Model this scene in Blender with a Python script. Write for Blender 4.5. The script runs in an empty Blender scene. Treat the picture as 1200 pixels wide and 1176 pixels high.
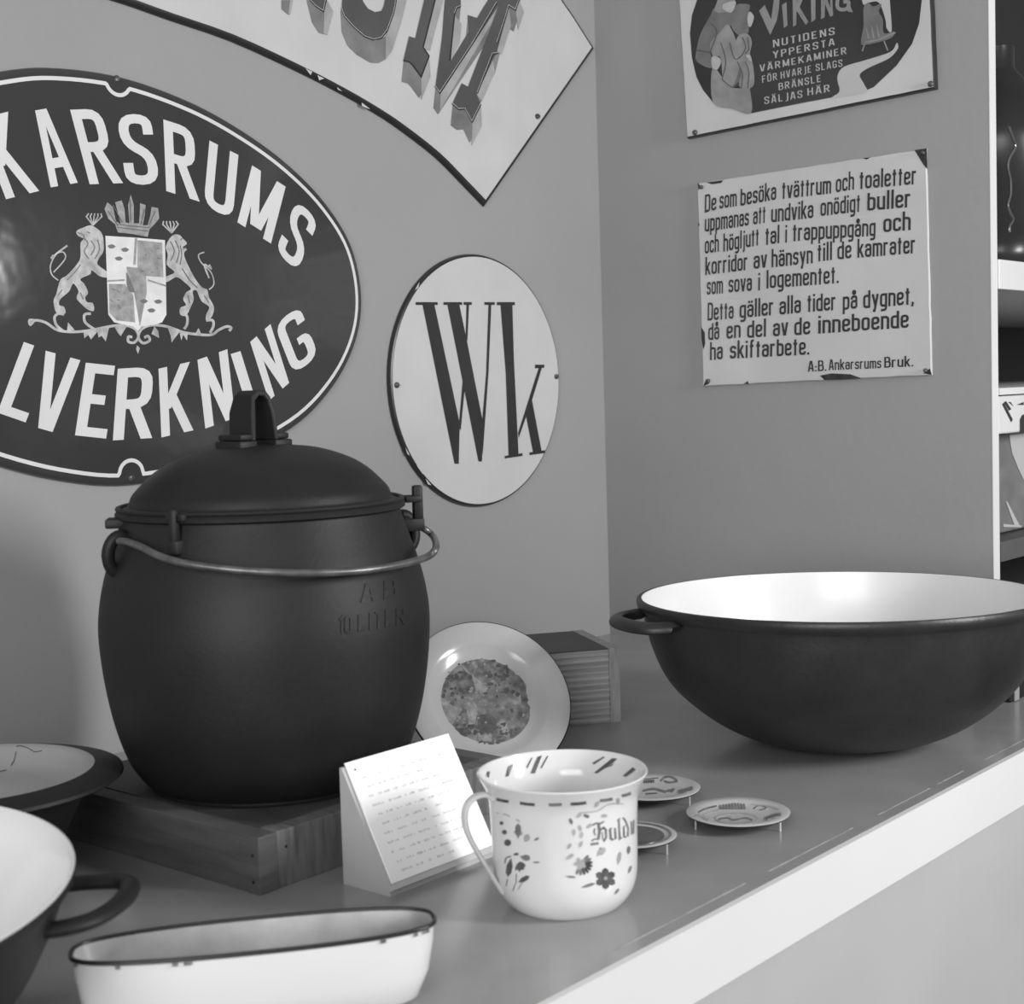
import bpy, bmesh, math, random
from mathutils import Vector, Matrix, geometry
from mathutils.bvhtree import BVHTree
random.seed(4)
SC = bpy.context.scene
COL = SC.collection

# ------------------------------------------------------------------ camera
FPX, CX, CY = 1740.0, 600.0, 568.0
PITCH, ROLL, HEAD = math.atan(113/1740), 0.030, math.atan(1485/1740)
fw = Vector((math.cos(HEAD), math.sin(HEAD), 0)); rt = Vector((math.sin(HEAD), -math.cos(HEAD), 0)); up = Vector((0, 0, 1))
CF = fw*math.cos(PITCH) - up*math.sin(PITCH)
CU0 = up*math.cos(PITCH) + fw*math.sin(PITCH)
CR = rt*math.cos(ROLL) - CU0*math.sin(ROLL)
CU = CU0*math.cos(ROLL) + rt*math.sin(ROLL)
CAM = Vector((-1.5747, -1.1796, 0.33))
cd = bpy.data.cameras.new('camera'); cam = bpy.data.objects.new('camera', cd); COL.objects.link(cam)
m = Matrix((CR, CU, -CF)).transposed().to_4x4(); m.translation = CAM
cam.matrix_world = m
cd.sensor_width = 36; cd.lens = FPX*36/1200; cd.shift_y = -20/1200
cd.clip_start = 0.02
cd.dof.use_dof = True; cd.dof.focus_distance = 1.42; cd.dof.aperture_fstop = 14
SC.camera = cam

# ------------------------------------------------------------------ light
SC.view_settings.view_transform = 'Standard'; SC.view_settings.look = 'None'
SC.view_settings.gamma = 1; SC.view_settings.use_curve_mapping = False
SC.view_settings.exposure = 0.0
W = bpy.data.worlds.new('room_light'); SC.world = W; W.use_nodes = True
W.node_tree.nodes['Background'].inputs[0].default_value = (1, 1, 1, 1)
W.node_tree.nodes['Background'].inputs[1].default_value = 0.20
def window_light(name, loc, target, sx, sy, power):
    d = bpy.data.lights.new(name, 'AREA'); d.shape = 'RECTANGLE'; d.size = sx; d.size_y = sy; d.energy = power
    o = bpy.data.objects.new(name, d); COL.objects.link(o)
    o.location = loc; o.rotation_euler = (Vector(target)-Vector(loc)).to_track_quat('-Z', 'Y').to_euler()
window_light('window_light_right', (-0.24, -1.98, 0.66), (-0.75, -0.2, 0.15), 0.22, 0.5, 23)
window_light('window_light_left', (-3.4, -1.9, 0.75), (-0.1, -0.45, 0.2), 1.8, 1.4, 62)

# ------------------------------------------------------------------ pixel rays onto real planes (measured from the photograph)
def ray(px, py): return CF + CR*((px-CX)/FPX) - CU*((py-CY)/FPX)
def on_plane(px, py, n, d):
    r = ray(px, py); n = Vector(n); return CAM + r*((d - n.dot(CAM))/n.dot(r))
def LW(px, py): return on_plane(px, py, (0, 1, 0), 0)
def RW(px, py): return on_plane(px, py, (1, 0, 0), 0)

# ------------------------------------------------------------------ materials
def lin(v): v /= 255.0; return v/12.92 if v <= 0.04045 else ((v+0.055)/1.055)**2.4
def mat(name, g, rough=0.6, metal=0.0, noise=0.0, nscale=20.0, bump=0.0, bscale=60.0, spec=0.5, g2=None, stretch=None, detail=3, bdist=0.002):
    M = bpy.data.materials.new(name); M.use_nodes = True; nt = M.node_tree; b = nt.nodes['Principled BSDF']
    c = lin(g)
    b.inputs['Base Color'].default_value = (c, c, c, 1); b.inputs['Roughness'].default_value = rough
    b.inputs['Metallic'].default_value = metal; b.inputs['Specular IOR Level'].default_value = spec
    tc = nt.nodes.new('ShaderNodeTexCoord'); mp = nt.nodes.new('ShaderNodeMapping')
    nt.links.new(tc.outputs['Object'], mp.inputs[0])
    if stretch: mp.inputs['Scale'].default_value = stretch
    if noise > 0 or g2 is not None:
        n = nt.nodes.new('ShaderNodeTexNoise'); n.inputs['Scale'].default_value = nscale; n.inputs['Detail'].default_value = detail
        nt.links.new(mp.outputs[0], n.inputs['Vector'])
        r = nt.nodes.new('ShaderNodeValToRGB')
        a = lin(max(0, g*(1-noise))) if g2 is None else c; e = lin(min(255, g*(1+noise))) if g2 is None else lin(g2)
        r.color_ramp.elements[0].color = (a, a, a, 1); r.color_ramp.elements[1].color = (e, e, e, 1)
        r.color_ramp.elements[0].position = 0.3; r.color_ramp.elements[1].position = 0.7
        nt.links.new(n.outputs['Fac'], r.inputs[0]); nt.links.new(r.outputs[0], b.inputs['Base Color'])
    if bump > 0:
        n2 = nt.nodes.new('ShaderNodeTexNoise'); n2.inputs['Scale'].default_value = bscale; n2.inputs['Detail'].default_value = 4
        nt.links.new(mp.outputs[0], n2.inputs['Vector'])
        bp = nt.nodes.new('ShaderNodeBump'); bp.inputs['Strength'].default_value = bump; bp.inputs['Distance'].default_value = bdist
        nt.links.new(n2.outputs['Fac'], bp.inputs['Height']); nt.links.new(bp.outputs[0], b.inputs['Normal'])
    return M
M_wall = mat('wall_paint', 152, 0.75, noise=0.02, nscale=3, bump=0.15, bscale=90)
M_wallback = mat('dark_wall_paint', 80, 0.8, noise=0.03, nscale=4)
M_ceil = mat('ceiling_paint', 190, 0.9, noise=0.02)
M_floor = mat('floor_lino', 110, 0.5, noise=0.05, nscale=8)
M_white = mat('white_lacquer', 220, 0.45, noise=0.01, nscale=5)
M_top = mat('grey_laminate', 150, 0.2, noise=0.04, nscale=14, bump=0.05, bscale=40, spec=0.55)
M_front = mat('front_board', 176, 0.6, noise=0.02, nscale=6)
M_scratch = mat('worn_line', 160, 0.5, noise=0.15, nscale=80)
M_iron = mat('cast_iron', 26, 0.56, noise=0.10, nscale=30, bump=0.30, bscale=260, spec=0.40, bdist=0.0006)
M_ironworn = mat('worn_iron', 40, 0.42, noise=0.12, nscale=30, bump=0.5, bscale=140, spec=0.5, bdist=0.0008)
M_steel = mat('worn_steel', 105, 0.38, metal=0.6, noise=0.15, nscale=90)
M_lining = mat('worn_white_enamel', 226, 0.24, noise=0.012, nscale=9)
M_enam = mat('white_enamel', 222, 0.14, noise=0.012, nscale=9, bump=0.08, bscale=9, bdist=0.004)
M_signw = mat('sign_white_enamel', 196, 0.13, noise=0.02, nscale=12, bump=0.25, bscale=7, bdist=0.006)
M_signk = mat('sign_dark_enamel', 62, 0.12, noise=0.03, nscale=6, bump=0.7, bscale=6, bdist=0.006)
M_rim = mat('black_enamel_edge', 40, 0.35, noise=0.1, nscale=40)
M_letw = mat('white_letters', 218, 0.18, noise=0.02, nscale=12)
M_letk = mat('black_letters', 48, 0.25, noise=0.05, nscale=30)
M_chip = mat('chipped_iron', 45, 0.75, noise=0.3, nscale=120)
M_chipw = mat('bare_metal_fleck', 190, 0.5)
M_crest = mat('crest_print', 176, 0.3, noise=0.14, nscale=120, detail=6)
M_crestl = mat('crest_shield', 222, 0.3, noise=0.05, nscale=60)
M_crestm = mat('crest_shade', 150, 0.3, noise=0.12, nscale=150)
M_face = mat('letter_face', 82, 0.22, noise=0.04, nscale=20)
M_side1 = mat('letter_side_mid', 122, 0.25, noise=0.12, nscale=30)
M_side2 = mat('letter_side_light', 158, 0.25, noise=0.08, nscale=30)
M_line = mat('letter_outline', 35, 0.3)
M_linel = mat('letter_highlight', 190, 0.3)
M_wood = mat('plain_wood', 98, 0.6, noise=0.10, nscale=14, stretch=(1, 1, 9), bump=0.2, bscale=40)
M_wooddark = mat('wood_edge', 108, 0.6, noise=0.14, nscale=30, stretch=(8, 1, 1))
M_ribbed = mat('ribbed_end_grain', 178, 0.6, g2=150, nscale=34, stretch=(0.15, 0.15, 7), detail=1)
M_card = mat('card_paper', 253, 0.7, noise=0.005)
M_ink = mat('faded_typing', 196, 0.8, noise=0.08, nscale=200)
M_holder = mat('painted_holder', 180, 0.6, noise=0.03, nscale=20)
M_grime = mat('grimy_enamel', 158, 0.3, noise=0.2, nscale=22, bump=0.2, bscale=30, detail=6)
M_greyen = mat('grey_enamel_inside', 168, 0.3, noise=0.02, nscale=8)
M_dish2 = mat('small_dish_enamel', 192, 0.16, noise=0.02, nscale=12)
M_dish = mat('plate_enamel', 176, 0.16, noise=0.02, nscale=12)
M_pic = mat('printed_scene', 70, 0.3, g2=138, nscale=130, detail=10)
M_dec1 = mat('decor_dark', 84, 0.3, noise=0.2, nscale=200)
M_dec2 = mat('decor_mid', 118, 0.3, noise=0.15, nscale=200)
M_dec3 = mat('decor_pale', 168, 0.3, noise=0.06, nscale=150)
M_clear = mat('pale_pin', 190, 0.3)
M_screw = mat('screw_head', 85, 0.4, metal=0.5, noise=0.3, nscale=300)
M_grey1 = mat('viking_robe', 112, 0.4, noise=0.08, nscale=60)
M_grey2 = mat('viking_cloak', 140, 0.4, noise=0.08, nscale=60)
M_small = mat('pale_small_letters', 178, .3)
M_grey3 = mat('viking_letters', 138, 0.35, noise=0.06, nscale=60)

# ------------------------------------------------------------------ object helpers
def obj(name, bm, material, parent=None, smooth=False, label=None):
    me = bpy.data.meshes.new(name); bmesh.ops.recalc_face_normals(bm, faces=bm.faces); bm.to_mesh(me); bm.free()
    if smooth:
        for p in me.polygons: p.use_smooth = True
        me.set_sharp_from_angle(angle=math.radians(40))
    me.materials.append(material)
    o = bpy.data.objects.new(name, me); COL.objects.link(o)
    if parent: o.parent = parent; o.matrix_parent_inverse = parent.matrix_basis.inverted()
    if label: o['label'] = label
    return o
def thing(name, label, cat, loc, group=None):
    o = bpy.data.objects.new(name, None); COL.objects.link(o); o.location = loc; o.empty_display_size = 0.02
    o['label'] = label; o['category'] = cat
    if group: o['group'] = group
    o.matrix_basis = Matrix.Translation(loc)
    return o
def add_box(bm, x0, x1, y0, y1, z0, z1, bev=0.0, M=None):
    vs = [bm.verts.new((x, y, z)) for x in (x0, x1) for y in (y0, y1) for z in (z0, z1)]
    fs = []
    for q in ((0, 1, 3, 2), (4, 6, 7, 5), (0, 4, 5, 1), (2, 3, 7, 6), (0, 2, 6, 4), (1, 5, 7, 3)):
        fs.append(bm.faces.new([vs[i] for i in q]))
    if bev > 0:
        es = list({e for f in fs for e in f.edges})
        r = bmesh.ops.bevel(bm, geom=es, offset=bev, segments=2, affect='EDGES', profile=0.5)
        vs = list({v for f in r['faces'] for v in f.verts} | {v for v in vs if v.is_valid})
    if M is not None:
        for v in vs: v.co = M @ v.co
    return bm
def box(*a, bev=0.0, M=None): return add_box(bmesh.new(), *a, bev=bev, M=M)
def struct(name, bm, material):
    o = obj(name, bm, material); o['kind'] = 'structure'; return o
def add_lathe(bm, prof, n=96, c=(0, 0, 0), M=None, wob=None):
    rings = []
    for r, z in prof:
        if r < 1e-6:
            rings.append([bm.verts.new(Vector(c)+Vector((0, 0, z)))])
        else:
            rr = []
            for i in range(n):
                a = 2*math.pi*i/n; k = wob(a, z) if wob else 1.0
                rr.append(bm.verts.new((c[0]+r*k*math.cos(a), c[1]+r*k*math.sin(a), c[2]+z)))
            rings.append(rr)
    for A, B in zip(rings, rings[1:]):
        for i in range(n):
            j = (i+1) % n
            if len(A) == 1 and len(B) == 1: continue
            if len(A) == 1: bm.faces.new((A[0], B[i], B[j]))
            elif len(B) == 1: bm.faces.new((A[i], A[j], B[0]))
            else: bm.faces.new((A[i], A[j], B[j], B[i]))
    if M is not None:
        for rg in rings:
            for v in rg: v.co = M @ v.co
    return bm
def smoothprof(pts, k=4):
    out = []
    P = [pts[0]]+list(pts)+[pts[-1]]
    for i in range(1, len(P)-2):
        for s in range(k):
            t = s/k; a, b, c, d = P[i-1], P[i], P[i+1], P[i+2]
            out.append(tuple(0.5*((2*b[j])+(-a[j]+c[j])*t+(2*a[j]-5*b[j]+4*c[j]-d[j])*t*t+(-a[j]+3*b[j]-3*c[j]+d[j])*t**3) for j in (0, 1)))
    out.append(tuple(pts[-1])); return out
def spline(pts, k=6, closed=False):
    out = []; n = len(pts); pts = [Vector(p) for p in pts]
    rng = range(n) if closed else range(n-1)
    for i in rng:
        if closed: a, b, c, d = pts[i-1], pts[i], pts[(i+1) % n], pts[(i+2) % n]
        else: a, b, c, d = pts[max(i-1, 0)], pts[i], pts[i+1], pts[min(i+2, n-1)]
        for s in range(k):
            t = s/k; out.append(0.5*((2*b)+(-a+c)*t+(2*a-5*b+4*c-d)*t*t+(-a+3*b-3*c+d)*t**3))
    if not closed: out.append(pts[-1])
    return out
def add_tube(bm, pts, r, n=12, closed=False, flat=1.0, radii=None):
    pts = [Vector(p) for p in pts]; N = len(pts); rings = []; nrm = None
    for i, p in enumerate(pts):
        if closed: t = (pts[(i+1) % N]-pts[i-1]).normalized()
        else: t = (pts[min(i+1, N-1)]-pts[max(i-1, 0)]).normalized()
        if nrm is None:
            nrm = t.orthogonal().normalized()
            if flat != 1.0:
                u = Vector((0, 0, 1)); nrm = (u - t*u.dot(t)).normalized()
        else: nrm = (nrm - t*nrm.dot(t)).normalized()
        b = t.cross(nrm); rad = radii[i] if radii else r
        rings.append([bm.verts.new(p+nrm*math.cos(2*math.pi*k/n)*rad*flat+b*math.sin(2*math.pi*k/n)*rad) for k in range(n)])
    for i in range(N if closed else N-1):
        A, B = rings[i], rings[(i+1) % N]
        for k in range(n): bm.faces.new((A[k], A[(k+1) % n], B[(k+1) % n], B[k]))
    if not closed: bm.faces.new(rings[0][::-1]); bm.faces.new(rings[-1])
    return bm
def tube(*a, **k): return add_tube(bmesh.new(), *a, **k)

# ---- flat art: 2D loops in photograph pixels, laid on a plane as thin enamel relief
class Plane:
    """turns a measured pixel into the point of a real plane `off` metres in front of a wall"""
    def __init__(s, n, d): s.n = Vector(n); s.d = d
    def at(s, p, off): return on_plane(p[0], p[1], s.n, s.d+off)
PL = Plane((0, -1, 0), 0); PR = Plane((-1, 0, 0), 0)
LIFT = [0]
def lift():
    LIFT[0] = (LIFT[0]+1) % 12
    return LIFT[0]*0.000012
ROUND = [False]
def add_art(bm, loops, pl, off, th=0.0003):
    """loops: [outer, hole, hole...]"""
    if ROUND[0]: loops = [[tuple(p)[:2] for p in spline([(*q[:2], 0) for q in L], 4, closed=True)] for L in loops]
    th += lift(); vec = [[Vector((p[0], p[1], 0)) for p in L] for L in loops]
    tris = geometry.tessellate_polygon(vec); flat = [p for L in vec for p in L]
    top = [bm.verts.new(pl.at((p.x, p.y), off+th)) for p in flat]
    bot = [bm.verts.new(pl.at((p.x, p.y), off)) for p in flat]
    for t in tris:
        try: bm.faces.new([top[i] for i in t])
        except ValueError: pass
    s = 0
    for L in loops:
        n = len(L)
        for i in range(n):
            a, b = s+i, s+(i+1) % n
            try: bm.faces.new((top[a], top[b], bot[b], bot[a]))
            except ValueError: pass
        s += n
    return bm
def stroke_poly(pts, w, closed=False):
    """outline loops of a constant (or listed) width stroke, mitred, butt ended"""
    P = [Vector(p[:2]) for p in pts]
    Q = [P[0]]
    for p in P[1:]:
        if (p-Q[-1]).length > 1e-5: Q.append(p)
    if closed and (Q[0]-Q[-1]).length < 1e-5: Q.pop()
    P = Q; n = len(P)
    if n < 2: return []
    L, R = [], []
    for i in range(n):
        ww = w[i*(len(w)-1)//max(n-1, 1)] if isinstance(w, (list, tuple)) else w
        a = P[i-1] if (i > 0 or closed) else None; b = P[(i+1) % n] if (i < n-1 or closed) else None
        d1 = (P[i]-a).normalized() if a is not None else None; d2 = (b-P[i]).normalized() if b is not None else None
        if d1 is None: d1 = d2
        if d2 is None: d2 = d1
        n1 = Vector((-d1.y, d1.x)); n2 = Vector((-d2.y, d2.x)); mt = n1+n2
        if mt.length < 0.3: mt = n1; k = 1
        else: mt.normalize(); k = min(1/max(mt.dot(n1), 0.35), 2.2)
        L.append(P[i]+mt*ww/2*k); R.append(P[i]-mt*ww/2*k)
    quads = []
    for i in range(n if closed else n-1):
        j = (i+1) % n; quads.append([L[i], L[j], R[j], R[i]])
    return quads
def add_stroke(bm, pts, w, pl, off, th=0.0003, closed=False, sm=0):
    th += lift()
    if sm: pts = [tuple(p) for p in spline([(*p[:2], 0) for p in pts], sm, closed)]
    for q in stroke_poly(pts, w, closed):
        a = [pl.at((p.x, p.y), off+th) for p in q]; b = [pl.at((p.x, p.y), off) for p in q]
        A = [bm.verts.new(v) for v in a]; B = [bm.verts.new(v) for v in b]
        bm.faces.new(A)
        for i in range(4): bm.faces.new((A[i], A[(i+1) % 4], B[(i+1) % 4], B[i]))
    return bm
# ---- stroke alphabet: R = rounded corners, S = sharp, C = rounded closed
G = {
 'a': (2.5, ['R .1,3.7 .1,5 2.5,5 2.5,0', 'R 2.5,2.9 0,2.9 0,0 2.5,0']), 'b': (2.5, ['S 0,7.5 0,-.2', 'R 0,0 2.5,0 2.5,5 0,5']),
 'c': (2.4, ['R 2.4,3.6 2.4,5 0,5 0,0 2.4,0 2.4,1.4']), 'd': (2.5, ['S 2.5,7.5 2.5,-.4', 'R 2.5,0 0,0 0,5 2.5,5']),
 'e': (2.4, ['R .1,2.5 2.4,2.5 2.4,5 0,5 0,0 2.4,0 2.4,1.2']), 'f': (1.7, ['R 1.9,7.5 .6,7.5 .6,-.4', 'S -.2,5 1.7,5']),
 'g': (2.5, ['R 2.5,0 0,0 0,5 2.5,5', 'R 2.5,5.4 2.5,-2 0,-2']), 'h': (2.5, ['S 0,-.4 0,7.9', 'R 0,5 2.5,5 2.5,-.4']),
 'i': (.2, ['S .1,-.4 .1,5.4', 'S .1,6.5 .1,7.6']), 'j': (.8, ['R .7,5.4 .7,-2 -.2,-2', 'S .7,6.5 .7,7.6']),
 'k': (2.4, ['S 0,-.4 0,7.9', 'H 2.3,5.4 .2,1.6', 'H .9,3 2.5,-.4']), 'l': (.2, ['S .1,-.4 .1,7.9']),
 'm': (4.2, ['S 0,-.4 0,5.4', 'R 0,5 2.1,5 2.1,-.4', 'R 2.1,5 4.2,5 4.2,-.4']), 'n': (2.5, ['S 0,-.4 0,5.4', 'R 0,5 2.5,5 2.5,-.4']),
 'o': (2.5, ['C 0,0 2.5,0 2.5,5 0,5']), 'p': (2.5, ['S 0,-2.4 0,5.4', 'R 0,0 2.5,0 2.5,5 0,5']), 'r': (1.7, ['S 0,-.4 0,5.4', 'R 0,4.2 .3,5 1.8,5']),
 's': (2.2, ['R 2.2,3.9 2.2,5 0,5 0,2.6 2.2,2.6 2.2,0 0,0 0,1.1']), 't': (1.5, ['S .7,7 .7,-.4', 'S -.3,5 1.7,5']),
 'u': (2.5, ['R 0,5.4 0,0 2.5,0', 'S 2.5,5.4 2.5,-.4']), 'v': (2.5, ['H 0,5.4 1.1,-.4', 'H 2.5,5.4 1.4,-.4']), 'y': (2.5, ['S 0,5.4 1.35,.4', 'S 2.5,5.4 1,-2 .2,-2']),
 '.': (.2, ['S .1,-.5 .1,.6']), ',': (.3, ['S .3,.6 -.1,-1.4']), ':': (.3, ['S .1,-.5 .1,.6', 'S .1,2.6 .1,3.7']), '-': (1, ['S 0,3 1,3']),
 'A': (3, ['H 0,-.4 1.2,7.9', 'H 3,-.4 1.8,7.9', 'S .5,2 2.5,2']), 'B': (2.7, ['S 0,-.4 0,7.9', 'R 0,7.5 2.5,7.5 2.5,4 0,4', 'R 0,4 2.8,4 2.8,0 0,0']),
 'D': (2.7, ['S 0,-.4 0,7.9', 'R 0,7.5 2.7,7.5 2.7,0 0,0']), 'E': (2.5, ['S 2.5,7.4 0,7.4 0,.1 2.7,.1', 'S 0,3.9 2,3.9']), 'F': (2.4, ['S 2.5,7.4 0,7.4 0,-.4', 'S 0,3.9 2,3.9']),
 'G': (2.8, ['R 2.8,5.6 2.8,7.5 0,7.5 0,0 2.8,0 2.8,3.4 1.5,3.4']), 'H': (2.7, ['S 0,-.4 0,7.9', 'S 2.7,-.4 2.7,7.9', 'S 0,3.8 2.7,3.8']),
 'I': (.2, ['S .1,-.4 .1,7.9']), 'J': (1.6, ['R 1.6,7.9 1.6,-1 0,-1']), 'K': (3, ['S 0,-.4 0,7.9', 'H 2.9,7.9 .2,2.8', 'H 1.0,4.4 3,-.4']),
 'L': (2.4, ['S 0,7.9 0,.1 2.5,.1']), 'M': (3.6, ['S 0,-.4 0,7.9', 'H .1,7.9 1.6,.3', 'H 3.5,7.9 2,.3', 'S 3.6,-.4 3.6,7.9']), 'N': (2.8, ['S 0,-.4 0,7.9', 'H .1,7.9 2.7,-.4', 'S 2.8,-.4 2.8,7.9']),
 'O': (2.8, ['C 0,0 2.8,0 2.8,7.5 0,7.5']), 'P': (2.6, ['S 0,-.4 0,7.9', 'R 0,7.5 2.6,7.5 2.6,3.6 0,3.6']),
 'R': (2.9, ['S 0,-.4 0,7.9', 'R 0,7.5 2.6,7.5 2.6,3.7 0,3.7', 'H 1.3,3.7 2.9,-.4']), 'S': (2.7, ['R 2.7,5.4 2.7,7.5 0,7.5 0,4.6 2.7,3 2.7,0 0,0 0,2.1']),
 'T': (2.6, ['S 1.3,-.4 1.3,7.5', 'S -.1,7.4 2.7,7.4']), 'U': (2.7, ['R 0,7.9 0,0 2.7,0 2.7,7.9']), 'V': (2.8, ['H 0,7.9 1.15,-.4', 'H 2.8,7.9 1.65,-.4']),
 'Y': (2.8, ['H 0,7.9 1.3,3.4', 'H 2.8,7.9 1.5,3.4', 'S 1.4,4 1.4,-.4']), '1': (1.2, ['S .1,6 1,7.6 1,-.4']), '0': (2.6, ['C 0,0 2.6,0 2.6,7.5 0,7.5'])}
def alias(c, base, marks): w, s = G[base]; G[c] = (w, s+marks(w))
alias('ä', 'a', lambda w: ['S .5,6.1 .5,7.2', 'S 2,6.1 2,7.2']); alias('ö', 'o', lambda w: ['S .5,6.1 .5,7.2', 'S 2,6.1 2,7.2'])
alias('å', 'a', lambda w: ['C .7,6.2 1.8,6.2 1.8,7.5 .7,7.5']); 
alias('Ä', 'A', lambda w: ['S .7,8.6 .7,9.5', 'S 2.3,8.6 2.3,9.5']); alias('Ö', 'O', lambda w: ['S .6,8.6 .6,9.5', 'S 2.2,8.6 2.2,9.5'])
def rounded(pts, r, closed):
    P = [Vector(p) for p in pts]; n = len(P); out = []
    for i in range(n):
        if not closed and i in (0, n-1): out.append(P[i]); continue
        a, p, b = P[i-1], P[i], P[(i+1) % n]
        ra = min(r, (a-p).length*0.49); rb = min(r, (b-p).length*0.49)
        s = p+(a-p).normalized()*ra; e = p+(b-p).normalized()*rb
        for k in range(5):
            t = k/4; out.append(s*(1-t)**2+p*2*t*(1-t)+e*t*t)
    return out
def glyph_strokes(ch, rad=1.15):
    w, ss = G[ch]; out = []
    for s in ss:
        k, *pp = s.split(' '); P = [tuple(float(v) for v in q.split(',')) for q in pp]
        out.append((rounded(P, rad, k == 'C') if k in 'RC' else [Vector(p) for p in P], k == 'C', k))
    return w, out
def hstroke(P, sw):
    a, b = P; d = b-a; h = sw/2*d.length/max(abs(d.y), 1e-3); return [[Vector((a.x-h, a.y)), Vector((a.x+h, a.y)), Vector((b.x+h, b.y)), Vector((b.x-h, b.y))]]
def add_text(bm, s, p0, p1, hpx, pl, off, sw=0.95, gap=1.6, upv=None, cap=7.5, rad=1.15, skew=0.0):
    """word `s` fitted between p0 and p1 on its baseline (measured), cap height vector upv"""
    tot = 0; xs = []
    for ch in s:
        xs.append(tot); tot += G[ch][0]+gap
    tot = max(tot-gap, 0.5)
    o = Vector(p0); ex = (Vector(p1)-o)/tot
    ey = Vector(upv)/cap
    for ch, x in zip(s, xs):
        w, ss = glyph_strokes(ch, rad)
        for P, closed, kind in ss:
            th = 0.0003+lift()
            e_ = lambda y: 7.5+sw/2 if y == 7.9 else (-sw/2 if y == -.4 else (5+sw/2 if y == 5.4 else (0 if y == .1 else (7.5 if y == 7.4 else y))))
            if kind in 'SH' or kind == 'R': P = [Vector((v.x, e_(round(v.y, 3)))) if i in (0, len(P)-1) or kind != 'R' else v for i, v in enumerate(P)]
            for q in (hstroke(P, sw) if kind == 'H' else stroke_poly(P, sw, closed)):
                qq = [o+ex*(v.x+x+skew*v.y)+ey*v.y for v in q]
                A = [bm.verts.new(pl.at((v.x, v.y), off+th)) for v in qq]; B = [bm.verts.new(pl.at((v.x, v.y), off)) for v in qq]
                bm.faces.new(A)
                for i in range(4): bm.faces.new((A[i], A[(i+1) % 4], B[(i+1) % 4], B[i]))
    return bm
def text_obj(name, s, p0, p1, pl, off, material, parent, **k):
    return obj(name, add_text(bmesh.new(), s, p0, p1, 0, pl, off, **k), material, parent)
# surfaces hit by measured rays (decoration fired onto round ware)
class Skin:
    def __init__(s, objs):
        s.t = []
        for o in objs:
            bm = bmesh.new(); bm.from_mesh(o.data); bm.transform(o.matrix_world if o.parent is None else o.parent.matrix_basis @ o.matrix_parent_inverse @ o.matrix_basis); s.t.append(BVHTree.FromBMesh(bm)); bm.free()
    def at(s, p, off):
        d = ray(*p).normalized(); best = None
        for t in s.t:
            h = t.ray_cast(CAM, d)
            if h[0] is not None and (best is None or h[3] < best[3]): best = h
        if best is None: return CAM + d*1.0
        n = best[1]
        if n.dot(d) > 0: n = -n
        return best[0] + n*off

# ================================================================== setting
struct('wall_left', box(-3.2, 0.0, 0.0, 0.06, -0.8, 1.75), M_wall)
struct('wall_right', box(0.0, 0.016, -0.5270, 0.0, 0.0, 1.75), M_wall)
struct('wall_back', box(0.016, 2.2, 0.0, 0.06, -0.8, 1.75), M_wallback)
struct('floor', box(-3.2, 2.2, -3.4, 0.06, -0.86, -0.8), M_floor)
struct('ceiling', box(-3.2, 2.2, -3.4, 0.06, 1.75, 1.80), M_ceil)
struct('trim_1', box(-0.0002, 0.0162, -0.5280, -0.5271, 0.0, 1.75), M_white)
ct = thing('counter', 'long grey topped display counter with a white front edge', 'counter', (-0.8, -0.34, -0.8))
obj('worktop', box(-3.0, 1.5, -0.679, -0.0005, -0.03, 0.0), M_top, ct)
obj('edge_strip', box(-3.0, 1.5, -0.684, -0.6791, -0.047, 0.0004), M_white, ct, label='white painted front edge')
bm = bmesh.new()
for x0, x1 in ((-0.90, -0.75), (-0.72, -0.60), (-0.56, -0.47), (-0.455, -0.405), (-0.36, -0.20)):
    add_box(bm, x0, x1, -0.668, -0.6668, -0.001, 0.0002)
obj('scuff', bm, M_scratch, ct, label='pale scratch along the front edge')['kind'] = 'stuff'
obj('front_panel', box(-3.0, 1.5, -0.679, -0.66, -0.8, -0.0475), M_front, ct, label='light grey front panel')

# ---- shelving bay behind the white post
st = thing('wall_shelf', 'thick white shelf board seen past the white post, dark iron jug on it', 'shelf', (0.5, -0.3, 0.423))
obj('board', box(0.0172, 1.7, -0.53, -0.001, 0.4225, 0.4548, bev=0.001), M_white, st)
st2 = thing('glass_shelf', 'thin white shelf below the thick white shelf, past the post', 'shelf', (0.5, -0.3, 0.306))
obj('board', box(0.0172, 1.7, -0.53, -0.001, 0.3068, 0.3142), M_white, st2)
st3 = thing('low_shelf', 'dark edged lowest shelf board behind the right end of the big bowl', 'shelf', (0.5, -0.3, 0.12))
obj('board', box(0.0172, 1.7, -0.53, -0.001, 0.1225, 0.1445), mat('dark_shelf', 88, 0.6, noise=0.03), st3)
# ================================================================== signs
DS = [0.006]
def screw(px, py, pl, parent, r=0.0032):
    c = pl.at((px, py), DS[0]+.003); n = pl.n; c = c-n*.003; q = Vector((0, 0, 1)).rotation_difference(n).to_matrix().to_4x4()
    bm = bmesh.new(); add_lathe(bm, [(r, 0), (r, .0026), (r*.8, .0036), (r*.3, .0040), (0, .0040)], 16)
    add_box(bm, -r*.8, r*.8, -r*.12, r*.12, .0038, .0044)
    bmesh.ops.transform(bm, matrix=Matrix.Translation(c) @ q, verts=bm.verts)
    return obj('screw', bm, M_screw, parent, label=None)
def ell_pts(c, a, b, t, n=120):
    return [(c[0]+a*math.cos(k)*math.cos(t)-b*math.sin(k)*math.sin(t), c[1]+a*math.cos(k)*math.sin(t)+b*math.sin(k)*math.cos(t)) for k in [2*math.pi*i/n for i in range(n)]]
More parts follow.
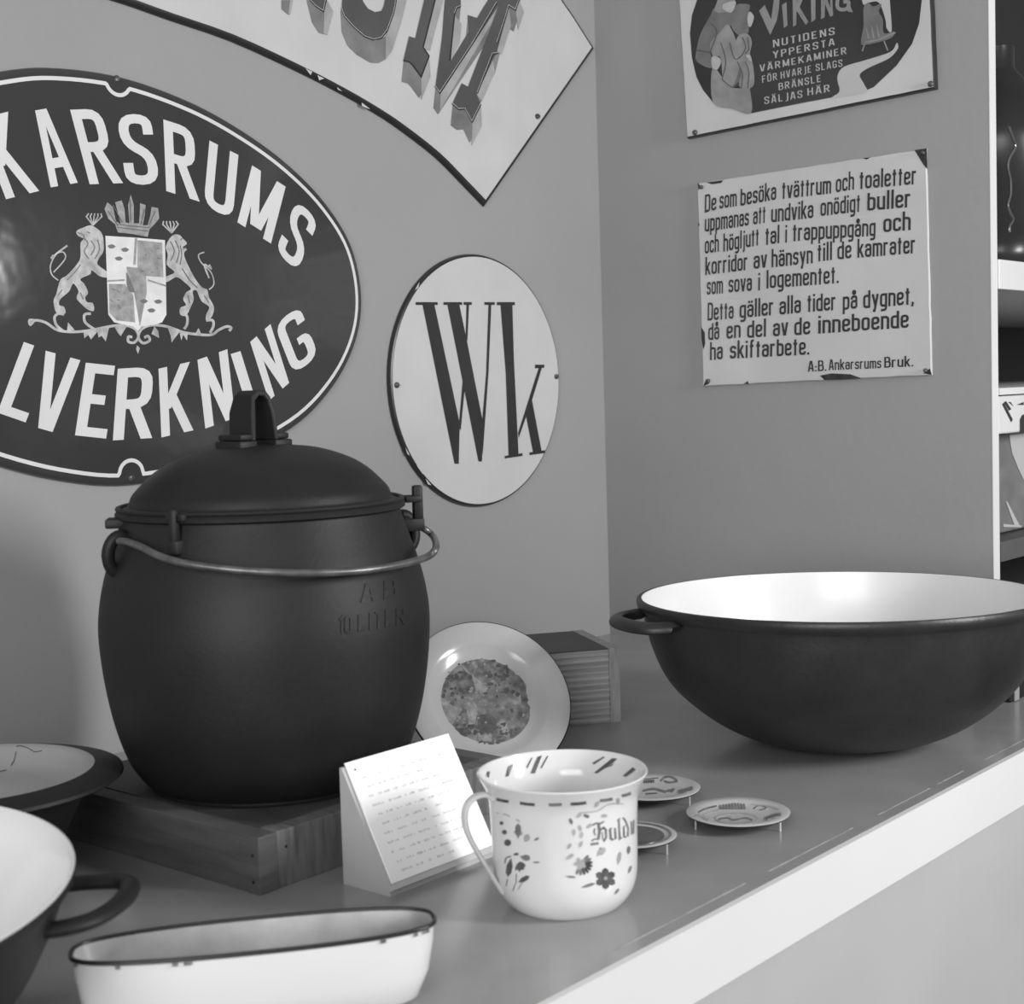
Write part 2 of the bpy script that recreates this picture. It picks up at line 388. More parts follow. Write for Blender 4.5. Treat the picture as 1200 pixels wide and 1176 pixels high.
def at_depth(p, side, dep):
    """a wall-plane measurement restated for a surface standing `dep` in front of the wall"""
    w = Vector((p[0], 0, p[1])) if side == 'L' else Vector((0, p[0], p[1]))
    k = (dep+CAM.y)/CAM.y if side == 'L' else (dep+CAM.x)/CAM.x
    q = CAM+(w-CAM)*k; return (q.x, q.z) if side == 'L' else (q.y, q.z)
def plate_body(loop_uv, side, depth0, depth1, inset):
    """enamel plate: outline in wall metres, raised to depth1 with a rolled edge"""
    bm = bmesh.new(); n = len(loop_uv); P = [Vector(at_depth(p, side, depth0+.0012)) for p in loop_uv]
    area = sum(P[i-1].x*P[i].y-P[i].x*P[i-1].y for i in range(n)); sg = 1 if area > 0 else -1
    ins = []
    for i in range(n):
        d1 = (P[i]-P[i-1]).normalized(); d2 = (P[(i+1) % n]-P[i]).normalized()
        n1 = Vector((-d1.y, d1.x))*sg; n2 = Vector((-d2.y, d2.x))*sg; mm = (n1+n2).normalized()
        ins.append((mm, 1/max(mm.dot(n1), 0.4)))
    def w(p, dep): return (p.x, -dep, p.y) if side == 'L' else (-dep, p.x, p.y)
    rings = []
    for f, dep in ((0, depth0), (0.0, depth0+0.0012), (0.35, depth1-0.0012), (1.0, depth1)):
        rings.append([bm.verts.new(w(P[i]+ins[i][0]*inset*f*ins[i][1], dep)) for i in range(n)])
    for A, B in zip(rings, rings[1:]):
        for i in range(n): bm.faces.new((A[i], A[(i+1) % n], B[(i+1) % n], B[i]))
    tr = geometry.tessellate_polygon([[Vector((*(P[i]+ins[i][0]*inset*ins[i][1]), 0)) for i in range(n)]])
    for t in tr: bm.faces.new([rings[-1][i] for i in t])
    bm.faces.new(rings[0])
    return bm, [P[i]+ins[i][0]*inset*ins[i][1] for i in range(n)]
class WallUV:
    def __init__(s, side): s.side = side; s.n = Vector((0, -1, 0)) if side == 'L' else Vector((-1, 0, 0))
    def at(s, p, off): return Vector((p[0], -off, p[1])) if s.side == 'L' else Vector((-off, p[0], p[1]))
UL, UR = WallUV('L'), WallUV('R')

# --- big dark oval sign
OC = (-0.7493, 0.4405)
OVAL = [(-1.049, 0.3899), (-1.0126, 0.3478), (-0.9621, 0.313), (-0.904, 0.2846), (-0.8249, 0.2601), (-0.7441, 0.25), (-0.645, 0.262), (-0.5448, 0.2951), (-0.4849, 0.3366), (-0.4485, 0.3851), (-0.437, 0.4353), (-0.4495, 0.489), (-0.4859, 0.5332), (-0.5364, 0.5689), (-0.5945, 0.5963), (-0.6587, 0.6170), (-0.7337, 0.6293), (-0.804, 0.6282), (-0.8602, 0.6173), (-0.9537, 0.5858), (-1.0136, 0.5443), (-1.05, 0.4958), (-1.0615, 0.4456)]
OVAL = [tuple(p)[:2] for p in spline([(*p, 0) for p in OVAL], 6, closed=True)]
D = 0.0065
OC0 = OC
t = thing('oval_sign', 'large dark oval enamel sign lettered KARSRUMS around a crowned coat of arms', 'sign', (OC[0], 0, OC[1]))
bm, _ = plate_body(OVAL, 'L', 0.002, D, 0.005)
obj('plate', bm, M_signk, t, smooth=True)
OC = at_depth(OC, 'L', D)
# white border line with notches round the screws (top and bottom)
OV1 = [Vector(at_depth(p, 'L', .0032)) for p in OVAL]; nO = len(OV1)
nots = [PL.at((138, 94), D), PL.at((154, 556), D)]
line = []
for i in range(nO*8):
    a, b = OV1[i//8], OV1[(i//8+1) % nO]; a0, b1 = OV1[i//8-1], OV1[(i//8+2) % nO]; f = (i % 8)/8
    tgt = ((b-a0).normalized()*(1-f)+(b1-a).normalized()*f).normalized()
    p = a.lerp(b, f)+Vector((-tgt.y, tgt.x))*0.0095
    for nn in nots:
        c = Vector((nn.x, nn.z)); d = p-c
        inw = (Vector(OC)-c).normalized(); tg = Vector((-inw.y, inw.x)); lat = d.dot(tg)
        if abs(lat) < 0.0135: p = c+tg*lat+inw*max(math.sqrt(0.0135**2-lat*lat), d.dot(inw))
    line.append(p)
bm = bmesh.new(); add_stroke(bm, line, 0.0036, UL, D, closed=True)
obj('border_line', bm, M_letw, t, label='thin white border line')
KW = [('K', (10, 226), (38, 219), (-31, -81)), ('A', (62, 213), (85, 209), (-24, -77)), ('R', (109, 210), (137, 209), (-20, -76)),
      ('S', (153, 211), (181, 211), (-10, -72)), ('R', (200, 220), (228, 229), (-3, -73)), ('U', (244, 238), (268, 250), (6, -66)),
      ('M', (284, 259), (314, 278), (15, -58)), ('S', (328, 293), (346, 311), (22, -52)),
      ('L', (5, 480), (31, 489), (27, -72)), ('V', (40, 494), (69, 502), (18, -76)), ('E', (95, 505), (123, 508), (11, -74)),
      ('R', (139, 510), (172, 508), (5, -73)), ('K', (194, 506), (221, 500), (-3, -70)), ('N', (245, 495), (270, 486), (-8, -70)),
      ('I', (295, 474), (296, 474), (-19, -61)), ('N', (317, 462), (334, 447), (-19, -60)), ('G', (347, 432), (368, 416), (-20, -51))]
for ch, a, b, u in KW:
    if ch == 'I':
        obj('letter', add_stroke(bmesh.new(), [a, (a[0]+u[0], a[1]+u[1])], 12, PL, D), M_letw, t); continue
    text_obj('letter', ch, a, b, PL, D, M_letw, t, sw=1.12, upv=u, rad=1.4)
# coat of arms (pixel shapes from the photograph)
def C4(pts): return [(20+x/4.444, 220+y/4.444) for x, y in pts]
bm = bmesh.new()
crown = [(455, 110), (470, 75), (500, 100), (515, 175), (540, 190), (520, 110), (510, 75), (545, 65), (560, 110), (565, 180), (585, 185), (578, 90), (592, 35), (608, 90), (608, 185), (635, 185), (640, 110), (640, 80), (670, 90), (665, 140), (655, 195), (680, 195), (695, 140), (700, 100), (735, 105), (740, 160), (715, 190), (690, 215), (680, 255), (600, 240), (525, 232), (510, 190), (475, 160)]
add_art(bm, [C4(crown)], PL, D)
obj('crown', bm, M_crestm, t, label='printed crown above the shield')
lionL = [(310, 225), (350, 205), (385, 195), (420, 215), (440, 235), (450, 270), (450, 330), (425, 370), (420, 400), (465, 435), (470, 465), (430, 460), (390, 430), (380, 450), (330, 475), (350, 500), (370, 545), (355, 570), (365, 595), (395, 600), (400, 640), (370, 635), (340, 610), (310, 575), (320, 540), (305, 510), (290, 500), (270, 540), (225, 580), (220, 610), (245, 620), (250, 655), (205, 650), (190, 590), (205, 550), (225, 480), (260, 455), (310, 400), (330, 360), (330, 290), (345, 265), (318, 250)]
lionR = [(885, 290), (865, 265), (845, 245), (815, 245), (790, 270), (775, 310), (785, 350), (780, 400), (820, 440), (770, 465), (780, 490), (830, 465), (870, 490), (905, 525), (880, 545), (865, 580), (880, 610), (850, 625), (850, 660), (880, 665), (905, 620), (920, 580), (915, 540), (935, 535), (960, 590), (1000, 620), (985, 660), (985, 690), (1015, 670), (1025, 620), (1000, 570), (990, 530), (960, 515), (920, 460), (880, 380), (870, 340), (885, 320), (862, 310)]
ROUND[0] = True
for ln_ in (lionL, lionR): obj('lion', add_art(bmesh.new(), [C4(ln_)], PL, D), M_crest, t, label='printed lion holding the shield')
ROUND[0] = False
bm = bmesh.new()
for cx_, cy_, s_ in ((395, 175, 1), (805, 215, -1)):
    for k in (-2, -1, 0, 1, 2):
        add_stroke(bm, C4([(cx_, cy_+20), (cx_+k*20+s_*6, cy_-25), (cx_+k*16+s_*10, cy_-42)]), 1.6, PL, D)
add_stroke(bm, C4([(215, 482), (180, 450), (175, 400), (205, 345), (240, 335), (250, 370), (190, 440)]), 1.5, PL, D, sm=5)
add_stroke(bm, C4([(190, 350), (180, 365), (215, 335), (262, 300)]), 2.2, PL, D, sm=4)
add_stroke(bm, C4([(1000, 530), (1025, 500), (1010, 440), (960, 390), (945, 350), (975, 335)]), 1.5, PL, D, sm=5)
add_stroke(bm, C4([(1000, 400), (1010, 420), (975, 400), (1000, 470)]), 2.0, PL, D, sm=4)
obj('lion_detail', bm, M_crest, t)['kind'] = 'stuff'
bm = bmesh.new()
for q in ([(345, 260), (370, 290), (350, 330), (375, 370)], [(385, 275), (405, 310), (385, 350)], [(420, 270), (430, 320), (405, 370)], [(315, 232), (345, 245), (350, 262)], [(365, 228), (380, 236)], [(330, 400), (300, 440), (260, 480)], [(215, 560), (235, 530)], [(330, 545), (345, 580)],
          [(800, 280), (820, 330), (800, 380)], [(825, 275), (845, 330), (830, 390)], [(850, 300), (858, 345), (850, 400)], [(862, 262), (850, 272)], [(880, 310), (862, 320)], [(860, 420), (900, 480), (940, 520)], [(890, 560), (900, 600)], [(975, 560), (1000, 600)]):
    add_stroke(bm, C4(q), 1.0, PL, D+.0004, sm=3)
obj('lion_line', bm, mat('crest_line', 108, .4), t)['kind'] = 'stuff'
bm = bmesh.new()
for q in ([(525, 205), (600, 215), (685, 225)], [(520, 190), (600, 198), (690, 208)], [(590, 60), (593, 180)], [(500, 90), (548, 180)], [(665, 110), (645, 190)], [(720, 120), (690, 190)], [(475, 120), (525, 195)]):
    add_stroke(bm, C4(q), 0.9, PL, D+.0004, sm=3)
obj('crown_line', bm, mat('crown_lines', 95, .4), t)['kind'] = 'stuff'
bm = bmesh.new()
shield = [(460, 250), (600, 258), (770, 272), (775, 470), (778, 660), (755, 700), (720, 712), (650, 722), (630, 745), (605, 722), (560, 712), (505, 700), (475, 660), (468, 470)]
add_art(bm, [C4(shield)], PL, D)
obj('shield', bm, M_crestl, t, label='pale quartered shield')
bm = bmesh.new()
for q in ([(628, 272), (755, 285), (762, 465), (628, 455)], [(478, 500), (562, 500), (605, 560), (615, 700), (520, 690), (482, 650)]):
    add_art(bm, [C4(q)], PL, D+.0003)
add_stroke(bm, C4([(620, 262), (612, 400)]), 2.6, PL, D+.0003)
add_stroke(bm, C4([(470, 485), (560, 480)]), 2.0, PL, D+.0003); add_stroke(bm, C4([(680, 480), (775, 510)]), 2.0, PL, D+.0003)
add_art(bm, [C4([(570, 410), (670, 420), (675, 545), (640, 720), (610, 545), (590, 540)])], PL, D+.0004)
obj('shield_quarter', bm, M_crestm, t, label='shaded quarters of the shield')['kind'] = 'stuff'
bm = bmesh.new()
for (x, y) in ((492, 305), (562, 322), (530, 368), (660, 590), (735, 592), (700, 638)):
    add_art(bm, [C4([(x-21, y-3), (x-6, y-10), (x+6, y-11), (x+22, y-1), (x+9, y+10), (x-9, y+10)])], PL, D+.0005)
add_art(bm, [C4([(570, 440), (592, 480), (615, 545), (585, 540), (572, 500)])], PL, D+.0006)
for k in range(14):
    x = random.choice((random.uniform(640, 750), random.uniform(490, 600))); y = random.uniform(300, 440) if x > 620 else random.uniform(515, 680)
    add_stroke(bm, C4([(x, y), (x+random.uniform(-22, 22), y+random.uniform(-14, 22))]), 0.9, PL, D+.0005)
obj('shield_charge', bm, mat('crest_dark', 105, .4), t, label='small dark charges on the shield')['kind'] = 'stuff'
bm = bmesh.new()
scroll = [[(80, 705), (85, 690), (65, 690), (70, 712), (95, 690), (150, 702), (210, 740), (290, 750), (380, 742), (480, 722), (560, 715), (615, 735), (632, 775), (610, 805), (580, 800), (580, 775), (600, 778)],
          [(1105, 745), (1115, 728), (1090, 722), (1050, 740), (1010, 765), (930, 762), (860, 750), (780, 722), (700, 715), (650, 735), (632, 775), (655, 808), (690, 795), (682, 772), (662, 780)],
          [(245, 660), (215, 655), (195, 675), (205, 715), (240, 745)], [(385, 655), (352, 660), (355, 700), (400, 735)],
          [(860, 640), (885, 670), (885, 710), (870, 735)], [(985, 690), (1018, 690), (1022, 720), (1005, 755)]]
for s_ in scroll: add_stroke(bm, C4(s_), 3.1, PL, D, sm=5)
for lf in ([(345, 740), (430, 735), (385, 790), (370, 765), (350, 785)], [(415, 735), (480, 725), (462, 800), (440, 770), (425, 780)], [(505, 720), (575, 715), (540, 772), (525, 755)],
           [(715, 720), (700, 760), (740, 782), (735, 745)], [(785, 730), (850, 745), (805, 805), (800, 770)], [(845, 745), (890, 750), (885, 795), (865, 765), (855, 795)], [(625, 820), (640, 835), (630, 865), (620, 840)], [(260, 745), (265, 700), (300, 740)], [(930, 755), (945, 730), (960, 762)]):
    add_art(bm, [C4(lf)], PL, D)
obj('scrollwork', bm, M_crest, t, label='pale leafy scroll beneath the shield')['kind'] = 'stuff'
DS[0] = .004
for p in ((137.5, 92), (154.5, 560)): screw(*p, PL, t)
DS[0] = .006

# --- fan-shaped arc sign
def uv(p): q = LW(*p); return (q.x, q.z)
low = [uv(p) for p in ((130, 0), (155, 8), (200, 24), (270, 48), (345, 82), (400, 110), (440, 133), (470, 153), (510, 184), (540, 214), (567, 242))]
lo = [tuple(p)[:2] for p in spline([(*p, 0) for p in low], 3)]
tip = Vector(uv((695.5, 57)))
p = tip.copy(); ang = math.radians(140.5)
upe = [tuple(p)]
for i in range(16):
    p = p+Vector((math.cos(ang), math.sin(ang)))*0.055; ang += math.radians(3.0); upe.append(tuple(p))
left_low = []; p = Vector(low[0]); ang = math.atan2(low[0][1]-low[1][1], low[0][0]-low[1][0])
for i in range(6):
    ang += math.radians(3.5); p = p+Vector((math.cos(ang), math.sin(ang)))*0.05; left_low.append(tuple(p))
loop = lo[::1]+upe+left_low[::-1]
t = thing('arc_sign', 'white curved enamel sign with big shaded capital letters ending in M', 'sign', (-0.35, 0, 0.75))
bm, _ = plate_body(loop, 'L', 0.001, 0.006, 0.0060)
obj('border', bm, M_rim, t, smooth=True, label='black enamel edge')
D2 = 0.006
insloop = _
bm = bmesh.new(); add_art(bm, [[tuple(p) for p in insloop]], UL, D2-.0001, th=.0004)
obj('plate', bm, M_signw, t)
D2 = 0.0064
bm = bmesh.new()
for q in ([(358, 80), (364, 88), (366, 84)], [(372, 88), (380, 92), (374, 94)], [(395, 102), (401, 107), (396, 105)], [(424, 120), (434, 128), (428, 126), (424, 124)]):
    add_art(bm, [q], PL, 0.0064)
obj('chip', bm, M_chipw, t, label='bright chips along the black edge')['kind'] = 'stuff'
def C5(pts): return [(480+x/6.72, y/6.72) for x, y in pts]
def C7(pts): return [(330+x/7.5, y/7.5) for x, y in pts]
# built from clean strokes instead of one tangled outline
def msh(bm, off, dx=0, dy=0, grow=0):
    for poly in ([(130, -60), (215, -60), (108, 372), (45, 305)], [(45, 300), (-2, 285), (-48, 475), (0, 488), (28, 515), (93, 605), (155, 440), (108, 372)],
                 [(285, -60), (390, -60), (355, 110), (318, 480), (240, 732), (205, 680), (262, 260)],
                 [(655, -60), (770, -60), (240, 732), (205, 680)], [(545, 145), (460, 118), (466, 240), (490, 300)],
                 [(400, -30), (405, 50), (365, 75), (340, 60)],
                 [(745, -60), (880, -60), (836, 80), (783, 45), (756, 140), (690, 400), (528, 745), (460, 685)], [(690, 410), (655, 425), (640, 400), (660, 330)],
                 [(460, 682), (412, 655), (338, 815), (390, 855), (440, 850), (490, 955), (562, 822), (528, 742)]):
        add_art(bm, [C5([(x+dx, y+dy) for x, y in poly])], PL, off)
bm = bmesh.new()
for k in range(9): msh(bm, D2+k*0.00002, dx=-2*k, dy=21*k)
obj('letter_shade', bm, M_side1, t, label='mid grey shaded sides of the letter M')['kind'] = 'stuff'
bm = bmesh.new()
for a in ([(215, -60), (265, 0), (160, 400), (110, 375)], [(155, 440), (165, 600), (93, 785), (93, 605)], [(350, 110), (410, 190), (395, 330), (325, 480)], [(690, 60), (640, 190), (240, 870), (245, 735)],
          [(865, 0), (902, 95), (855, 235), (836, 80)], [(783, 60), (800, 200), (725, 430), (690, 400)], [(650, 430), (672, 570), (570, 795), (530, 745)], [(562, 822), (570, 990), (490, 1145), (495, 955)]):
    add_art(bm, [C5(a)], PL, D2+0.0004)
for a in ([(1010, 0), (1100, 0), (1050, 200), (970, 450), (915, 520), (915, 320), (960, 200)], [(400, 0), (455, 100), (400, 310), (370, 290), (375, 95)], [(75, 0), (100, 0), (75, 130), (60, 120)]):
    add_art(bm, [C7(a)], PL, D2+0.0004)
for a in ([(520, 100), (540, 40), (600, 200), (700, 300), (820, 360), (915, 320), (915, 520), (850, 555), (780, 550), (660, 480), (580, 400), (530, 280)],):
    bm2 = bmesh.new(); add_art(bm2, [C7(a)], PL, D2+0.0002)
    for b in ([(220, 0), (260, 0), (370, 100), (375, 300), (330, 290), (270, 200)], [(0, 0), (70, 0), (60, 130), (0, 80)]): obj('letter_shade', add_art(bmesh.new(), [C7(b)], PL, D2+0.0002), M_side1, t)
    obj('letter_shade', bm2, M_side1, t, label='mid grey shaded side of the letter U')
obj('letter_side', bm, M_side2, t, label='pale grey sides of the letters')['kind'] = 'stuff'
bm = bmesh.new(); msh(bm, D2+0.0006); obj('letter', bm, M_face, t, label='dark grey face of the letter M')
bm = bmesh.new(); add_art(bm, [C7([(530, 70), (540, -60), (690, -60), (720, 20), (760, 75), (820, 105), (880, 95), (900, 50), (920, -60), (1015, -60), (985, 120), (930, 270), (880, 335), (810, 350), (730, 320), (640, 240), (560, 150)])], PL, D2+0.0006); obj('letter', bm, M_face, t, label='dark grey face of the letter U')
bm = bmesh.new(); add_art(bm, [C7([(250, -40), (400, -40), (370, 90), (310, 55), (265, 10)])], PL, D2+0.0006)
obj('letter', bm, M_face, t, label='dark grey foot of the letter R')
bm = bmesh.new()
edge_lines = [C5([(215, -50), (108, 372), (155, 440), (93, 605), (28, 515), (0, 488), (-48, 475)]), C5([(355, 110), (318, 480)]), C5([(355, 110), (372, 65), (405, 50)]), C5([(690, 20), (500, 340), (240, 732), (205, 680)]),
              C5([(870, -20), (836, 80), (783, 45), (756, 140), (690, 340)]), C5([(700, 420), (655, 425), (535, 735)]), C5([(562, 822), (495, 960), (440, 858), (390, 862), (338, 815)]),
              C7([(530, 70), (560, 150), (640, 240), (730, 320), (810, 352), (880, 335), (930, 270), (985, 120), (1015, -30)]), C7([(250, 0), (310, 60), (370, 100), (395, -20)])]
for l in edge_lines: add_stroke(bm, l, 1.3, PL, D2+0.0009)
obj('letter_outline', bm, M_line, t, label='fine black outline of the letters')['kind'] = 'stuff'
bm = bmesh.new()
for l in edge_lines[2:]: add_stroke(bm, [(x-0.6, y-1.2) for x, y in l], 0.55, PL, D2+0.0011)
obj('letter_highlight', bm, M_linel, t, label='fine white line inside the outline')['kind'] = 'stuff'
screw(631, 136, PL, t)

# --- round WK sign
WC = (-0.2490, 0.3400); WR = 0.1515
t = thing('round_sign', 'round white enamel sign with tall black letters Wk', 'sign', (WC[0], 0, WC[1]))
bm, ins = plate_body(ell_pts(WC, WR, 0.1500, 0, 112), 'L', 0.001, 0.0065, 0.0035)
obj('border', bm, M_rim, t, smooth=True, label='black enamel edge')
bm = bmesh.new(); add_art(bm, [[tuple(p) for p in ins]], UL, 0.0063, th=.0003)
obj('plate', bm, M_signw, t, smooth=False)
def CW(pts): return [(440+x/3.5625, 280+y/3.5625) for x, y in pts]
WKQ = ([(168, 263), (260, 263), (260, 275), (168, 275)], [(196, 272), (246, 272), (352, 770), (348, 938), (330, 938)],
          [(284, 263), (362, 263), (362, 275), (284, 275)], [(300, 272), (350, 272), (385, 440), (450, 770), (445, 928), (430, 928), (365, 600)],
          [(368, 263), (402, 263), (402, 275), (368, 275)], [(380, 272), (391, 272), (384, 425), (376, 425)], [(364, 590), (376, 590), (356, 800), (348, 780)],
          [(455, 263), (498, 263), (498, 275), (455, 275)], [(472, 272), (484, 272), (472, 560), (448, 900), (444, 780), (462, 560)],
          [(507, 263), (582, 263), (582, 276), (507, 276)], [(522, 272), (572, 272), (578, 500), (598, 905), (556, 908), (544, 560)],
          [(540, 905), (614, 893), (614, 905), (540, 916)], [(598, 830), (596, 808), (684, 530), (696, 534), (655, 668)],
          [(666, 524), (705, 524), (705, 537), (666, 540)], [(628, 735), (653, 668), (694, 885), (658, 892)], [(643, 890), (708, 881), (708, 893), (643, 902)])
for part, lb in ((WKQ[:9], 'black letter W'), (WKQ[9:], 'black letter k')):
    bm = bmesh.new()
    for q in part: add_art(bm, [CW(q)], PL, 0.0067)
    obj('letter', bm, M_letk, t, label=lb)
bm = bmesh.new()
for q in ([(168, 905), (180, 950), (205, 985), (190, 940)], [(130, 870), (150, 905), (140, 900)], [(215, 1000), (240, 1030), (225, 1025)], [(170, 215), (190, 180), (185, 205)]): add_art(bm, [CW([(x-6, y-2) for x, y in q])], PL, 0.0066)
obj('chip', bm, M_chipw, t, label='small chips on the black edge')['kind'] = 'stuff'
screw(466, 451, PL, t); screw(653, 441, PL, t)

# --- notice
t = thing('notice_sign', 'square white enamel notice of black Swedish text with chipped edges', 'sign', (0, -0.305, 0.455))
NC = [RW(818, 214.5), RW(1086, 173.7), RW(1092.6, 439.5), RW(824.5, 452.6)]
dense = []
for i in range(4):
    a, b = NC[i], NC[(i+1) % 4]
    for k in range(16): q = a.lerp(b, k/16); dense.append((q.y+random.uniform(-.0004, .0004), q.z+random.uniform(-.0004, .0004)))
bm, _ = plate_body(dense, 'R', 0.0005, 0.0035, 0.001)
obj('plate', bm, M_signw, t, smooth=False)
def CN(x, y): return (800+x/3.794, 160+y/3.794)
bm = bmesh.new()
rows = [[('De', 97, 335, 150, 323), ('som', 162, 318, 241, 306), ('besöka', 256, 305, 416, 277), ('tvättrum', 440, 274, 660, 250), ('och', 680, 245, 762, 232), ('toaletter', 785, 230, 1040, 208)],
        [('uppmanas', 97, 420, 295, 392), ('att', 312, 388, 370, 380), ('undvika', 393, 378, 581, 358), ('onödigt', 612, 350, 790, 330), ('buller', 822, 326, 1014, 310)],
        [('och', 97, 518, 162, 508), ('högljutt', 180, 508, 340, 480), ('tal', 366, 478, 430, 470), ('i', 455, 468, 464, 466), ('trappuppgång', 488, 462, 857, 438), ('och', 893, 422, 1012, 412)],
        [('korridor', 100, 612, 290, 590), ('av', 315, 585, 375, 578), ('hänsyn', 395, 578, 578, 560), ('till', 598, 552, 664, 545), ('de', 688, 543, 750, 537), ('kamrater', 777, 535, 1036, 515)],
        [('som', 106, 700, 180, 694), ('sova', 203, 690, 308, 682), ('i', 335, 680, 344, 678), ('logementet.', 372, 672, 694, 648)],
        [('Detta', 110, 815, 227, 806), ('gäller', 253, 803, 405, 790), ('alla', 430, 788, 525, 780), ('tider', 553, 776, 682, 768), ('på', 712, 768, 776, 760), ('dygnet,', 803, 760, 1028, 742)],
        [('då', 113, 902, 163, 898), ('en', 195, 896, 257, 890), ('del', 287, 892, 370, 886), ('av', 402, 885, 468, 880), ('de', 497, 880, 566, 875), ('inneboende', 603, 872, 1003, 846)],
        [('ha', 121, 990, 178, 986), ('skiftarbete.', 210, 984, 563, 966)]]
for row in rows:
    for s, x0, y0, x1, y1 in row:
        a, b = CN(x0+4, y0-2), CN(x1-4, y1-2)
        if s == 'i': b = (a[0]+.9, a[1]-.05)
        text_obj('printed_word', s, a, b, PR, 0.0035, M_letk, t, sw=1.12, upv=((0.35 if y0 < 500 else .2), -70/3.794+(x0-100)*-0.0014), gap=1.7)
for s, x0, y0, x1, y1 in [('A:B.', 560, 1042, 636, 1038), ('Ankarsrums', 652, 1035, 880, 1026), ('Bruk.', 900, 1024, 1022, 1018)]:
    text_obj('printed_word', s, CN(x0, y0), CN(x1, y1), PR, 0.0035, M_letk, t, sw=1.1, upv=(.1, -42/3.794), gap=1.7)
bm = bmesh.new()
for q in ([(1030, 60), (1085, 52), (1088, 145), (1070, 125), (1052, 95)], [(105, 203), (180, 194), (172, 206), (130, 212)], [(800, 96), (835, 92), (818, 102)], [(82, 845), (98, 870), (100, 920), (92, 948), (84, 900)],
          [(610, 1062), (660, 1052), (745, 1056), (795, 1074), (700, 1080), (630, 1082)], [(66, 205), (82, 222), (70, 240)], [(92, 1108), (118, 1098), (104, 1078)], [(272, 1098), (290, 1086), (294, 1100)], [(1108, 1058), (1070, 1052), (1100, 1030)], [(68, 380), (76, 392), (70, 400)]):
    obj('chip', add_art(bmesh.new(), [[CN(*p) for p in q]], PR, 0.0035), M_chip, t, label='dark chipped spot at the edge')
DS[0] = .0035
for p in ((821, 219), (829, 446), (1084, 434), (1081, 179)): screw(*p, PR, t, r=0.0024)

# --- pictorial stove sign
t = thing('pictorial_sign', 'white framed enamel sign with hooded figures and VIKING in pale letters', 'sign', (0, -0.3, 0.72))
VL = [RW(795, -60), RW(808, 163), RW(1099, 104.5), RW(1089, -130)]
PV = [(p.y, p.z) for p in VL]
dense = []
for i in range(4):
    a, b = Vector(PV[i]), Vector(PV[(i+1) % 4])
    for k in range(0, 24):
        q = a.lerp(b, k/24); dense.append((q.x+random.uniform(-.0002, .0002), q.y+random.uniform(-.0002, .0002)))
bm, insv = plate_body(dense, 'R', 0.001, 0.009, 0.002)
DS[0] = .009
obj('border', bm, M_rim, t, smooth=True, label='black enamel edge')
DV = 0.0093
bm = bmesh.new(); add_art(bm, [[tuple(p) for p in insv]], UR, 0.0088, th=.0005)
obj('plate', bm, mat('cream_enamel', 196, .16, noise=.02, nscale=10, bump=.2, bscale=7, bdist=.005), t)
def CV(x, y): return (780+x/6.667, y/6.667)
def CV2(x, y): return (940+x/6.667, y/6.667)
bm = bmesh.new()
dark = [CV(245, -150), CV(245, 0), CV(205, 120), CV(190, 260), CV(205, 450), CV(240, 600), CV(290, 700), CV(370, 800), CV(670, 885), CV(1180, 790), CV2(0, 805), CV2(180, 775), CV2(250, 755), CV2(290, 720), CV2(290, 680), CV2(275, 600), CV2(330, 520), CV2(500, 470), CV2(690, 410), CV2(740, 350), CV2(745, 380), CV2(680, 450), CV2(540, 520), CV2(450, 590), CV2(490, 650), CV2(485, 710), CV2(560, 680), CV2(740, 510), CV2(860, 340), CV2(915, 180), CV2(935, 0), CV2(935, -180)]
# outer dark field, right half joined behind the path
field = [CV(245, -150), CV(245, 0), CV(205, 120), CV(190, 260), CV(205, 450), CV(240, 600), CV(290, 700), CV(370, 800), CV(670, 885), CV2(0, 805), CV2(250, 758), CV2(290, 725), CV2(485, 712), CV2(560, 680), CV2(740, 510), CV2(860, 340), CV2(915, 180), CV2(935, 0), CV2(935, -180)]
add_art(bm, [field], PR, DV); obj('dark_field', bm, mat('black_enamel', 40, .2, noise=.04, nscale=8), t, label='black picture ground')
ROUND[0] = True
bm = bmesh.new()
path = [CV2(735, 340), CV2(690, 405), CV2(500, 468), CV2(330, 520), CV2(280, 580), CV2(278, 640), CV2(292, 690), CV2(285, 725), CV2(240, 765), CV2(490, 722), CV2(485, 660), CV2(450, 595), CV2(470, 560), CV2(540, 520), CV2(680, 455), CV2(745, 385), CV2(748, 345)]
add_art(bm, [path], PR, DV+.0003)
add_art(bm, [[CV2(475, -120), CV2(475, 30), CV2(520, 20), CV2(600, 20), CV2(650, 150), CV2(660, 220), CV2(700, 240), CV2(685, 0), CV2(685, -160)]], PR, DV+.0003)
obj('white_path', bm, mat('cream_print', 186, .3, noise=.02), t, label='pale winding path')['kind'] = 'stuff'
bm = bmesh.new()
add_art(bm, [[CV(385, 60), CV(450, 90), CV(520, 80), CV(510, 200), CV(400, 320), CV(350, 380), CV(365, 530), CV(245, 480), CV(240, 400), CV(275, 260), CV(345, 130)]], PR, DV+.0003)
add_art(bm, [[CV(545, 50), CV(600, 30), CV(660, 45), CV(640, 130), CV(650, 200), CV(640, 265), CV(570, 275), CV(510, 190)]], PR, DV+.0004)
add_art(bm, [[CV(480, 500), CV(560, 480), CV(600, 560), CV(560, 650), CV(500, 680), CV(440, 620)]], PR, DV+.00035)
add_art(bm, [[CV2(480, 60), CV2(520, 25), CV2(555, 50), CV2(620, 30), CV2(600, 90), CV2(630, 150), CV2(640, 260), CV2(720, 245), CV2(690, 300), CV2(500, 350), CV2(460, 330), CV2(480, 200)]], PR, DV+.0006)
obj('figure', bm, M_grey1, t, label='dark grey robed figures')['kind'] = 'stuff'
bm = bmesh.new()
add_art(bm, [[CV(400, 20), CV(440, -60), CV(540, -60), CV(530, 70), CV(480, 95), CV(385, 90)]], PR, DV+.0005)
